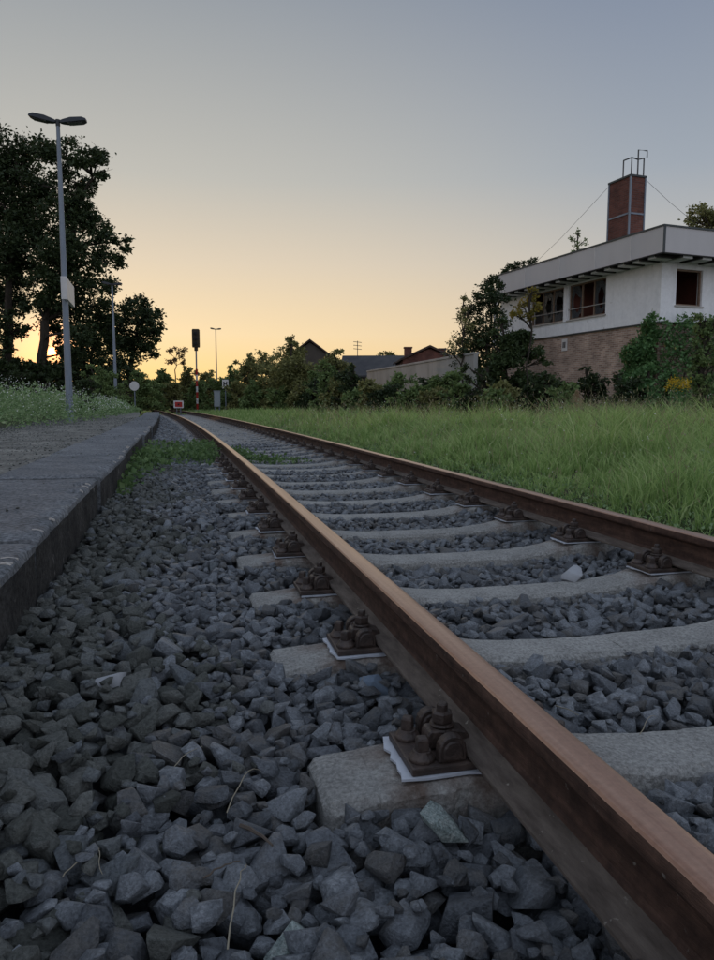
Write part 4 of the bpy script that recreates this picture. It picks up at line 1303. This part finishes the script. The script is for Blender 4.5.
def window(y0, y1, z0, z1, nm, seed):
    f = .055; x0, x1 = WX + .08, WX + .15; rn = random.Random(seed)
    wd = part('window', M_FRAME, (x0, x1, y0, y0 + f, z0, z1), (x0, x1, y1 - f, y1, z0, z1), (x0, x1, y0 + f, y1 - f, z1 - f, z1), (x0, x1, y0 + f, y1 - f, z0, z0 + f))
    k = (y1 - y0 - 2 * f) / nm
    for i in range(1, nm):
        part('mullion', M_FRAME, (x0 + .004, x1 - .004, y0 + f + k * i - .03, y0 + f + k * i + .03, z0 + f, z1 - f), parent=wd)
    for i in range(nm):
        a, b = y0 + f + k * i + .03, y0 + f + k * (i + 1) - .03
        if i == (seed % nm): continue                      # pane missing altogether
        zc = (z0 + z1) / 2
        pts = [(a, z0 + f), (b, z0 + f), (b, z1 - f), (a, z1 - f)]
        # broken pane: shards around an irregular hole
        hole = []
        for q in range(11):
            g_ = 2 * PI * q / 11
            hole.append(((a + b) / 2 + math.cos(g_) * (b - a) * rn.uniform(.18, .42), zc + math.sin(g_) * (z1 - z0) * rn.uniform(.15, .36)))
        ring = []
        for q in range(11):
            g_ = 2 * PI * q / 11; c_, s__ = math.cos(g_), math.sin(g_); sc_ = 1 / max(abs(c_) / ((b - a) / 2), abs(s__) / ((z1 - z0) / 2 - f))
            ring.append(((a + b) / 2 + c_ * sc_, zc + s__ * sc_))
        m_ = MB()
        xg = x0 + .03
        for q in range(11):
            q2 = (q + 1) % 11
            m_.add([(xg, *ring[q]), (xg, *ring[q2]), (xg, *hole[q2]), (xg, *hole[q]), (xg + .005, *ring[q]), (xg + .005, *ring[q2]), (xg + .005, *hole[q2]), (xg + .005, *hole[q])],
                   [(0, 1, 2, 3), (7, 6, 5, 4), (3, 2, 6, 7)])
        m_.obj('pane', M_GLASS, wd)
    part('window_sill', M_SILL, (WX - .06, WX + .08, y0 - .06, y1 + .06, z0 - .055, z0 - .002), parent=wd)
    m_ = MB(); m_.tube([(WX + .02, y0 - .0, z0 + .42), (WX + .02, y1, z0 + .42)], .018, n=6); m_.obj('guard_bar', M_SILL, wd)
    return wd


window(*W[0], wz0, wz1, 3, 4); window(*W[1], wz0, wz1, 3, 5)
wd = part('window', M_FRAME, (EX[0], EX[0] + .06, WY0 + .08, WY0 + .15, *EXZ), (EX[1] - .06, EX[1], WY0 + .08, WY0 + .15, *EXZ), (EX[0] + .06, EX[1] - .06, WY0 + .08, WY0 + .15, EXZ[1] - .06, EXZ[1]),
          (EX[0] + .06, EX[1] - .06, WY0 + .08, WY0 + .15, EXZ[0], EXZ[0] + .06))
part('window_sill', M_SILL, (EX[0] - .06, EX[1] + .06, WY0 - .05, WY0 + .08, EXZ[0] - .05, EXZ[0] - .002), parent=wd)
# pilaster between the windows
part('pilaster', M_RENDERW, (WX - .05, WX - .003, W[0][1] + .06, W[1][0] - .06, wz0 - .06, zw1))
# roof with fascia panels
zf0, zf1 = bz(5.53), bz(6.40)
part('roof_slab', M_ROOFEDGE, (.06, DEP, .06, LEN - .06, zf0 + .05, zf1 - .03))
part('roof_edge', M_ROOFEDGE, (-.03, DEP, -.03, LEN + .03, zf1 - .025, zf1 + .03))
ys = [0, 1.55, 3.45, 5.6, 8.05, LEN]
for a, b in zip(ys, ys[1:]):
    part('fascia_panel', M_FASCIA, (-.0, .055, a + .012, b - .012, zf0, zf1 - .026), bevel=.004)
for a in ys[1:-1]:
    part('panel_joint', M_SIGNWHITE, (-.012, .03, a - .02, a + .02, zf0, zf1 - .026))
for a, b in ((.075, 2.9), (2.9, 5.7), (5.7, DEP)):
    part('fascia_panel', M_FASCIA, (a + .012, b - .012, -.0, .055, zf0, zf1 - .026), bevel=.004)
part('corner_trim', M_ROOFEDGE, (-.014, .075, -.014, .010, zf0 - .01, zf1 - .026))
# projecting canopy frame under the fascia
zc1 = zf0 - .03
part('canopy_edge', M_DARKWOOD, (-.10, -.02, -.05, LEN + 1.3, zc1 - .025, zc1 + .01))
part('canopy_edge', M_DARKWOOD, (-.02, DEP, -.09, -.02, zc1 - .025, zc1 + .01))
nr = 15
for i in range(nr):
    y = .25 + i * (LEN + .8) / nr
    part('rafter', M_DARKWOOD, (-.02, WX, y, y + .10, zc1 - .075, zc1 + .0))
    part('soffit_board', M_SOFFIT, (.08, WX - .02, y + .16, y + .16 + (LEN + .8) / nr * .48, zc1 - .085, zc1 - .005))
for i in range(9):
    x = .75 + i * .85
    part('rafter', M_DARKWOOD, (x, x + .10, -.02, WY0, zc1 - .075, zc1 + .0))
    part('soffit_board', M_SOFFIT, (x + .18, x + .60, .06, WY0 - .02, zc1 - .085, zc1 - .005))
part('far_canopy_post', M_RENDERW, (WX, WX + .2, WY1 + .5, WY1 + .62, bz(3.3), zc1 - .07))
part('soffit', M_DARKWOOD, (.0, DEP, .0, LEN + 1.2, zc1 + .011, zc1 + .028))
# chimney: brick stack with steel corner angles, ladder and cage
def fac(px, py, c):
    r_ = at(px, py, 1) - CAM; t_ = ((K - CAM).dot(bv) + c) / r_.dot(bv); q = CAM + r_ * t_ - K
    return q.dot(bu), q.z + K.z


cx0 = 1.6
cy0, ztop = fac(631, 176, cx0)
cyl, _ = fac(607.5, 240, cx0)
ch_w = .70
ztop = bz(ztop)
ch = part('chimney', M_BRICKRED, (cx0, cx0 + ch_w, cy0, cyl, zf1 - .1, ztop))
part('chimney_cap', M_ROOFEDGE, (cx0 - .04, cx0 + ch_w + .04, cy0 - .04, cyl + .04, ztop + .002, ztop + .07), parent=ch)
for (x, y) in ((cx0, cy0), (cx0, cyl), (cx0 + ch_w, cy0)):
    part('steel_angle', M_GALV, (x - .03, x + .03, y - .03, y + .03, zf1 - .05, ztop), parent=ch)
zm = zf1 + (ztop - zf1) * .50
part('steel_band', M_GALV, (cx0 - .03, cx0 - .003, cy0 + .046, cyl - .046, zm - .03, zm + .03), (cx0 + .046, cx0 + ch_w - .046, cy0 - .03, cy0 - .003, zm - .03, zm + .03), parent=ch)
m = MB()
lx, ly = cx0 + ch_w + .06, cy0 + .25
for dx in (-.2, .2): m.tube([(lx, ly + dx, zf1), (lx, ly + dx, ztop + .05)], .02, n=6)
for i in range(8): m.tube([(lx, ly - .2, zf1 + .2 + i * .24), (lx, ly + .2, zf1 + .2 + i * .24)], .007, n=5)
m.obj('ladder', M_WIRE, ch)
m = MB()
for (x, y) in ((cx0 + .06, cy0 + .05), (cx0 + .36, cy0 + .05), (cx0 + .06, cy0 + .5), (cx0 + .64, cy0 + .05)):
    m.tube([(x, y, ztop), (x, y, ztop + .72)], .026, n=6)
m.tube([(cx0 + .06, cy0 + .5, ztop + .72), (cx0 + .06, cy0 + .05, ztop + .70), (cx0 + .36, cy0 + .05, ztop + .66), (cx0 + .64, cy0 + .05, ztop + .74)], .026, n=6)
m.tube([(cx0 + .30, cy0 - .02, ztop), (cx0 + .30, cy0 - .02, ztop + .98), (cx0 + .72, cy0 - .02, ztop + 1.0), (cx0 + .72, cy0 - .02, ztop + .76)], .028, n=6)
m.obj('guard_rail', M_WIRE, ch)
# house number plate on the brick base
sy, sz = fac(565, 345, WX + .06)
pl = part('number_plate', M_SIGNWHITE, (WX + .02, WX + .058, sy - .17, sy + .17, bz(sz) - .25, bz(sz) + .25), bevel=.004)
part('plate_figure', M_BLACK, (WX + .013, WX + .019, sy + .02, sy + .09, bz(sz) - .12, bz(sz) + .12), (WX + .013, WX + .019, sy - .09, sy - .02, bz(sz) - .12, bz(sz) + .12), parent=pl)
# guy wires
def bworld(x, y, z): return B.matrix_basis @ Vector((x, y, z))


B_M = Matrix.Translation(B.location) @ Matrix.Rotation(B.rotation_euler.z, 4, 'Z')
a = B_M @ Vector((cx0, cyl, ztop - .05)); b_ = B_M @ Vector((1.2, LEN - .3, zf1 + .05))
m = MB(); m.tube([a, a.lerp(b_, .5) + Vector((0, 0, -.10)), b_], .007, n=5)
tag(m.obj('guy_wire', M_WIRE), 'thin guy wire sloping from the chimney down to the left', 'wire', 'chimney guy wires')
a = B_M @ Vector((cx0 + ch_w, cy0, ztop - .05)); b_ = at(694, 222, 28.5)
m = MB(); m.tube([a, a.lerp(b_, .5) + Vector((0, 0, -.05)), b_], .007, n=5)
tag(m.obj('guy_wire', M_WIRE), 'thin guy wire sloping from the chimney down to the right', 'wire', 'chimney guy wires')

# ------------------------------------------------------------------ shrubs and plants right of the track
def ivy():
    rng = np.random.default_rng(8)
    root = empty('ivy', (K.x, K.y, -.2)); root.rotation_euler = B.rotation_euler
    tag(root, 'dense green climber covering the right corner of the brick base', 'climber')
    n_ = 5200
    P = []
    # over the facade end, the end wall and bulging at the foot
    y = rng.random(n_) ** 1.4 * 1.5 + WY0 - .15; z = rng.random(n_) ** .8 * (bz(3.55) - (y - WY0) * .9); x = WX - .05 - rng.random(n_) * .35 - .25 * np.sin(z * 3) ** 2
    P.append(np.stack([x, y, z], 1)[z > 0])
    x = WX - .2 + rng.random(n_) * 4.5; z = rng.random(n_) ** .8 * (bz(3.5) + .18 * np.sin(x * 5)); y = WY0 - .02 - rng.random(n_) * .45 - .25 * np.sin(z * 2.3 + x * 2) ** 2
    P.append(np.stack([x, y, z], 1))
    P = np.concatenate(P)
    V_, T_ = leaf_arrays(P, rng.uniform(.07, .16, len(P)), up=-.2, rng=rng, aspect=.85)
    obj('leaves', np_mesh('leaves', V_, T_, LEAFS['ivy']), root)
    m_ = MB(); rn = random.Random(3)
    for i in range(9):
        x0 = WX + i * .42; limb(m_, (x0, WY0 - .1, 0), (x0 + rn.uniform(-.3, .5), WY0 - .08, bz(rn.uniform(2.2, 3.3))), .03, .008, rn, wob=.04)
    m_.obj('stems', M_BARK, root)


ivy()
GS = 'shrubs along the right-hand side'
bush('shrub', 'big dark shrub in front of the building facade', 514, 326, 46, 21.5, LEAFS['deep'], leaf=.10, dens=1.5, seed=51, group=GS)
bush('shrub', 'dark shrub at the foot of the brick base', 592, 372, 26, 21.5, LEAFS['dark'], leaf=.09, dens=1.1, seed=52, group=GS)
bush('shrub', 'tall leafy shrub at the right picture edge below the end window', 703, 316, 24, 18.5, LEAFS['mid'], leaf=.09, dens=.9, seed=53, group=GS)
bush('shrub', 'low bushy green shrub beside the yellow flowers', 668, 372, 26, 18.8, LEAFS['ivy'], leaf=.085, dens=1.0, seed=54, group=GS)
bush('shrub', 'dark low shrub left of the big shrub by the facade', 478, 366, 26, 20.5, LEAFS['dark'], leaf=.09, dens=1.1, seed=55, group=GS)
tree('young_tree', 'olive green tree at the far left end of the building', 'tree', on_ground(484, 31, -.15),
     px_clumps([(492, 284, 9), (484, 296, 12), (494, 304, 13), (478, 314, 14), (494, 328, 15), (474, 336, 15), (486, 348, 15), (464, 350, 10), (500, 350, 12), (470, 366, 13), (488, 368, 14)], 31, 1, 9),
     LEAFS['dark'], leaf=.13, dens=1.0, trunk_r=.08, seed=61, group=GS)
tree('sparse_tree', 'sparse bare-twigged young tree left of the olive green tree', 'tree', on_ground(462, 30, -.15),
     px_clumps([(464, 298, 6), (470, 308, 7), (459, 318, 7), (468, 326, 8), (455, 342, 8), (466, 344, 9), (450, 352, 6)], 30, .6, 10),
     LEAFS['olive'], leaf=.09, dens=.28, trunk_r=.05, seed=62, group=GS)
tree('yellow_sapling', 'yellowing sapling in front of the facade beside the far window', 'tree', on_ground(527, 20.5, -.15),
     px_clumps([(532, 292, 5), (529, 300, 6), (521, 306, 6), (534, 308, 5), (515, 314, 5), (527, 316, 7)], 20.5, .3, 12), LEAFS['yellow'], leaf=.11, dens=.7, trunk_r=.03, seed=63)
BS = [  # px, top, half width, depth, leaf set, label
    (450, 371, 28, 24, 'mid', 'green shrub in front of the right part of the pale wall'),
    (424, 377, 25, 25, 'dark', 'dark rounded shrub in front of the middle of the pale wall'),
    (398, 373, 25, 28, 'mid', 'shrub in front of the left part of the pale wall'),
    (372, 381, 20, 27, 'olive', 'low olive shrub below the left end of the pale wall'),
    (352, 370, 22, 30, 'dark', 'dark shrub just left of the pale wall'),
    (330, 363, 25, 33, 'mid', 'green shrub below the grey roof'),
    (272, 365, 20, 46, 'olive', 'olive shrub left of the pointed tree'),
    (250, 357, 20, 52, 'olive', 'rounded olive bush right of the board with the letter H'),
    (234, 369, 16, 54, 'mid', 'bush directly behind the board with the letter H'),
    (208, 371, 19, 62, 'olive', 'bush behind the railway signal mast'),
    (185, 369, 18, 64, 'olive', 'bush behind the red and white stop board'),
    (163, 369, 16, 62, 'mid', 'bush left of the stop board at the end of the track'),
    (310, 383, 20, 36, 'dark', 'low dark shrub below the pointed tree'),
    (286, 385, 19, 40, 'mid', 'low green shrub at the edge of the far grass'),
    (545, 373, 28, 19.5, 'dark', 'low dark undergrowth in front of the big shrub'),
    (622, 381, 28, 20, 'dark', 'low dark undergrowth before the bare part of the brick base'),
    (505, 381, 25, 20, 'olive', 'low olive undergrowth below the far windows'),
]
BS += [
    (460, 385, 25, 21.5, 'mid', 'low leafy shrub in front of the sparse young tree'),
    (438, 387, 25, 22.5, 'olive', 'low olive shrub in front of the right part of the pale wall'),
    (412, 385, 25, 24, 'mid', 'low leafy shrub in front of the middle of the pale wall'),
    (386, 387, 22, 26, 'dark', 'low dark shrub in front of the left part of the pale wall'),
    (360, 385, 22, 28, 'mid', 'low leafy shrub below the grey roof'),
    (338, 381, 22, 31, 'olive', 'olive shrub left of the low leafy shrub below the grey roof'),
    (318, 373, 20, 38, 'mid', 'green shrub right below the brown gable'),
    (300, 387, 18, 36, 'olive', 'low olive shrub before the pointed tree'),
    (258, 381, 20, 46, 'mid', 'green undergrowth right of the board with the letter H'),
    (240, 383, 15, 49, 'olive', 'low olive undergrowth beside the board with the letter H'),
    (222, 377, 15, 58, 'mid', 'bush behind the pale grey cabinet'),
    (196, 381, 15, 60, 'mid', 'low bush at the foot of the railway signal'),
    (172, 381, 15, 58, 'olive', 'low olive bush left of the stop board'),
    (152, 379, 15, 56, 'mid', 'green bush right of the round white sign'),
    (565, 383, 22, 19.2, 'mid', 'leafy undergrowth left of the beige plume'),
    (640, 369, 22, 20.4, 'ivy', 'leafy shrub against the right end of the bare brick base'),
    (492, 389, 22, 19.2, 'mid', 'low green undergrowth left of the building facade'),
]
for i, (x, t, w, d, lf, lb_) in enumerate(BS):
    bush('shrub', lb_, x, t, w, d, LEAFS[lf], leaf=.085 + d * .0022, dens=1.0, seed=70 + i, group=GS)
tree('pointed_tree', 'pointed green tree standing in front of the brown gable', 'tree', on_ground(293, 40, -.15),
     px_clumps([(292, 338, 4), (291, 346, 7), (296, 354, 9), (287, 358, 10), (300, 366, 11), (286, 370, 12), (294, 380, 13), (306, 378, 10), (278, 380, 9)], 40, .8, 13),
     LEAFS['olive'], leaf=.16, dens=1.3, trunk_r=.12, seed=64, group=GS)
tree('leafy_tree', 'green tree right of the brown gable', 'tree', on_ground(333, 42, -.15),
     px_clumps([(336, 358, 8), (328, 366, 9), (342, 368, 9), (334, 378, 11), (322, 378, 9), (346, 380, 9)], 42, .8, 14), LEAFS['olive'], leaf=.16, dens=1.2, trunk_r=.1, seed=65, group=GS)
tree('leafy_tree', 'olive tree right of the small far lamp post', 'tree', on_ground(262, 56, -.15),
     px_clumps([(262, 358, 7), (253, 364, 8), (270, 362, 8), (262, 372, 10), (246, 374, 8), (272, 376, 8)], 56, .8, 15), LEAFS['olive'], leaf=.2, dens=1.2, trunk_r=.12, seed=66, group=GS)
tree('reddish_tree', 'small reddish thin tree left of the signal', 'tree', on_ground(176, 84, 0),
     px_clumps([(176, 349, 4), (183, 350, 4), (170, 354, 4), (179, 358, 5), (172, 362, 5), (183, 362, 4)], 84, .8, 16), LEAFS['russet'], leaf=.24, dens=.55, trunk_r=.12, seed=67)  # the russet leaf set gives this crown its reddish colour
tree('distant_tree', 'distant rounded tree behind the grey roof', 'tree', on_ground(387, 95, 0),
     px_clumps([(387, 354, 4), (382, 357, 4), (393, 357, 4), (388, 362, 5)], 95, .8, 17), LEAFS['olive'], leaf=.3, dens=1.2, trunk_r=.2, seed=68)
tree('broadleaf_tree', 'olive tree rising behind the roof at the right picture edge', 'tree', on_ground(706, 36, 0),
     px_clumps([(700, 214, 9), (710, 218, 10), (692, 222, 7), (718, 212, 10), (705, 228, 10), (722, 228, 12), (702, 244, 14), (716, 262, 18)], 36, 1, 18), LEAFS['olive'], leaf=.15, dens=1.1, trunk_r=.2, seed=69)
tree('roof_sapling', 'thin sapling sticking up behind the roof left of the chimney', 'tree', on_ground(577, 34, 0),
     px_clumps([(578, 233, 4), (573, 240, 4), (583, 242, 4), (577, 250, 5)], 34, .5, 19), LEAFS['mid'], leaf=.10, dens=.45, trunk_r=.05, seed=81)
tree('young_tree', 'dark tree crown showing behind the far end of the roof', 'tree', on_ground(526, 36, 0),
     px_clumps([(532, 262, 5), (522, 266, 6), (512, 270, 6), (538, 266, 4), (505, 276, 6), (520, 285, 9)], 36, .5, 20), LEAFS['dark'], leaf=.13, dens=1.0, trunk_r=.1, seed=82)

# goldenrod and the beige plume
g0 = on_ground(679, 17.4, -.16); root = empty('goldenrod', g0); tag(root, 'yellow flowering goldenrod in front of the climber', 'flower')
rng = np.random.default_rng(4); rn = random.Random(9); ms_ = MB(); FP, LP = [], []
for i in range(11):
    q = at(668 + i * 2.1 + rn.uniform(-1, 1), 383 + abs(i - 6) * .8 + rn.uniform(-4, 4), 17.4 + rn.uniform(-.3, .3)) - g0
    ms_.tube([(q.x * .4, q.y * .4, 0), (q.x * .8, q.y * .8, q.z * .6), tuple(q)], [.008, .006, .004], n=5)
    FP.append(np.array(q) + rng.normal(size=(46, 3)) * [.035, .035, .06]); LP.append(np.array(q) * rng.uniform(.3, .85, (22, 1)) + rng.normal(size=(22, 3)) * .06)
ms_.obj('stems', LEAFS['ivy'], root)
V, T = leaf_arrays(np.concatenate(FP), .035, up=.3, rng=rng, aspect=.8); obj('blossoms', np_mesh('blossoms', V, T, M_YELLOW), root)
V, T = leaf_arrays(np.concatenate(LP), .10, up=.2, rng=rng, aspect=.3); obj('leaves', np_mesh('leaves', V, T, LEAFS['ivy']), root)

g0 = on_ground(577, 17.0, -.17); root = empty('plume_grass', g0); tag(root, 'beige feathery grass plume standing above the meadow', 'grass plume')
ms_ = MB(); ms_.tube([(0, 0, 0), (.01, 0, .5), (-.02, 0, .85)], [.008, .006, .004], n=5); ms_.obj('stalk', M_DRYGRASS, root)
k_ = 420; t_ = rng.random(k_); P = np.stack([rng.normal(0, 1, k_) * .085 * (1.05 - t_), rng.normal(0, 1, k_) * .085 * (1.05 - t_), .56 + t_ * .42], 1)
V, T = leaf_arrays(P, .07, up=1.2, rng=rng, aspect=.25); obj('plume', np_mesh('plume', V, T, M_PLUME), root)
# arching tall grass clump beside the plume
k_ = 420; a_ = rng.uniform(0, 6.28, k_); cpos = on_ground(605, 17.2, -.17)
V, T = blades(np.stack([cpos.x + rng.normal(0, .75, k_), cpos.y + rng.normal(0, .25, k_), np.full(k_, -.18)], 1), rng.uniform(.7, 1.2, k_), .02, .9, rng)
tag(obj('arching_grass', np_mesh('arching_grass', V, T, M_DRYGRASS)), 'tall pale arching grass in front of the brick base', 'grass', kind='stuff')

# ------------------------------------------------------------------ pale wall and far houses
a = at(367, 371, 46); b_ = at(474, 353, 29)
dv = Vector((b_.x - a.x, b_.y - a.y, 0)); L_ = dv.length; ang = math.atan2(dv.y, dv.x)
root = empty('boundary_wall', (a.x, a.y, -.1), ang); tag(root, 'long pale concrete wall receding between the shrubs', 'wall')
nseg = 7
for i in range(nseg):
    x0_, x1_ = L_ * i / nseg, L_ * (i + 1) / nseg
    m = MB(); m.bb(x0_ + .008, x1_ - .008, 0, .18, -.1, a.z + .02); m.obj('wall_panel', M_CONCWALL, root, bevel=.01)
    m = MB(); m.bb(x0_, x1_ - .012, -.04, .22, a.z + .021, a.z + .12); m.obj('coping', M_CONCWALL, root, bevel=.01)


def house(name, label, px, d, w, dep_, eave, ridge_, rz, wallm, roofm, chim=(), gable_front=True, windows=(), overhang=.25):
    p_ = on_ground(px, d, -.2); r_ = empty(name, p_, rz); tag(r_, label, 'house')
    e, t = eave + .2, ridge_ + .2
    m_ = MB(); m_.prism([(-w / 2, 0), (w / 2, 0), (w / 2, e), (0, t - .12), (-w / 2, e)], -dep_ / 2, dep_ / 2, 'y' if gable_front else 'x')
    m_.obj('wall', wallm, r_)
    m_ = MB(); o_ = overhang
    sl = (t - e) / (w / 2)
    pf = [(-w / 2 - o_, e - o_ * sl), (0, t), (w / 2 + o_, e - o_ * sl), (w / 2 + o_, e - o_ * sl + .16), (0, t + .18), (-w / 2 - o_, e - o_ * sl + .16)]
    m_.prism(pf, -dep_ / 2 - o_, dep_ / 2 + o_, 'y' if gable_front else 'x')
    rf = m_.obj('roof', roofm, r_)
    for (cx_, cy_, ht) in chim:
        m_ = MB(); m_.bb(cx_ - .32, cx_ + .32, cy_ - .32, cy_ + .32, e, t + ht); m_.bb(cx_ - .38, cx_ + .38, cy_ - .38, cy_ + .38, t + ht + .002, t + ht + .12)
        m_.obj('chimney', M_BRICKRED, rf)
    for (x_, z_) in windows:
        yf = -dep_ / 2 - .03
        m_ = MB(); m_.bb(x_ - .5, x_ + .5, yf, yf + .025, z_, z_ + 1.3); wn_ = m_.obj('window', M_SIGNWHITE, r_)
        for sx in (-.23, .23):
            m_ = MB(); m_.bb(x_ + sx - .19, x_ + sx + .19, yf - .012, yf - .002, z_ + .09, z_ + 1.21); m_.obj('pane', M_GLASSDIFF, wn_)
    return r_


def zat(py, d): return at(357, py, d).z


house('gabled_house', 'brown gabled house roof behind the pointed tree', 314, 70, 5.4, 9, zat(366, 70), zat(345.5, 70), -.25, M_HOUSE, M_ROOFTILE)
house('grey_roofed_house', 'long grey-roofed house left of the two chimneys', 384, 74, 7.0, 8.0, zat(377, 74), zat(357.5, 74), -.30, M_HOUSE, M_ROOFGREY, gable_front=False, windows=((-2.6, 1.2), (-.8, 1.2), (1.2, 1.2)))
house('chimney_house', 'brick house gable with two chimneys beyond the pale wall', 424, 66, 4.6, 7, zat(362, 66), zat(350.5, 66), -.2, M_BRICKRED, M_ROOFTILE, chim=((-1.5, 0, .15), (1.5, -.5, .0)), windows=((-.9, 2.2), (.9, 2.2)))


def antenna(px, pytop, pybase, d, label):
    t, b = at(px, pytop, d), at(px, pybase, d); r_ = empty('roof_antenna', b, -.2); tag(r_, label, 'antenna', 'roof antennas')
    h_ = t.z - b.z; m_ = MB(); m_.tube([(0, 0, -.4), (0, 0, h_)], .04, n=6); m_.obj('mast', M_WIRE, r_)
    for z in (.55, .75, .95):
        m_ = MB(); m_.tube([(-.42, 0, h_ * z), (.42, 0, h_ * z - .08)], .03, n=5)
        for k in range(5): m_.tube([(-.4 + .2 * k, -.16, h_ * z - .01 - .018 * k), (-.4 + .2 * k, .16, h_ * z - .01 - .018 * k)], .02, n=4)
        m_.obj('boom', M_WIRE, r_)


antenna(357.5, 341, 358, 74, 'television antenna on the left end of the grey roof')
antenna(445, 348, 362, 60, 'small roof antenna right of the two chimneys')

# ------------------------------------------------------------------ small litter in the foreground ballast
def straw(px0, py0, px1, py1, z, arch, label, mt, r=.0011, name='dry_stalk', cat='stalk'):
    def gp(x, y, zz):
        q = at(x, y, 1) - CAM; return CAM + q * ((zz - CAM.z) / q.z)
    a, b = gp(px0, py0, z), gp(px1, py1, z)
    pts = []
    for i in range(8):
        t = i / 7; q = a.lerp(b, t); q.z += math.sin(t * PI) * arch + .012 * t; q += Vector((random.uniform(-1, 1), random.uniform(-1, 1), 0)) * .0025
        pts.append(q)
    m_ = MB(); m_.tube(pts, [r * (1 - .55 * i / 7) for i in range(8)], n=5)
    tag(m_.obj(name, mt), label, cat, 'dry stalks in the ballast')


straw(228, 950, 247, 872, -.185, .03, 'long pale dry stalk standing at the bottom left of the ballast', M_STRAW, .0014)
straw(228, 812, 262, 778, -.18, .035, 'pale arched dry stalk left of the nearest sleeper', M_STRAW, .0012)
straw(168, 775, 202, 752, -.18, .012, 'thin dry stalk among the ballast far left of the nearest sleeper', M_STRAW)
straw(60, 880, 98, 862, -.175, .01, 'thin dry stalk near the left picture edge', M_STRAW)
straw(98, 848, 101, 882, -.175, .012, 'upright thin dry stalk in the left foreground', M_STRAW)
straw(640, 735, 656, 722, -.21, .02, 'curved dry stalk between the rails behind the nearest sleeper', M_STRAW)
straw(556, 706, 578, 720, -.21, .004, 'pale straight straw lying beside the nearer rail', M_STRAW, .0018)
straw(242, 826, 272, 852, -.185, .006, 'short brown twig lying on the stones left of the nearest sleeper', M_TWIG, .0045, 'twig', 'twig')
straw(205, 878, 240, 868, -.185, .006, 'thin twig lying in the lower left ballast', M_TWIG, .0018, 'twig', 'twig')
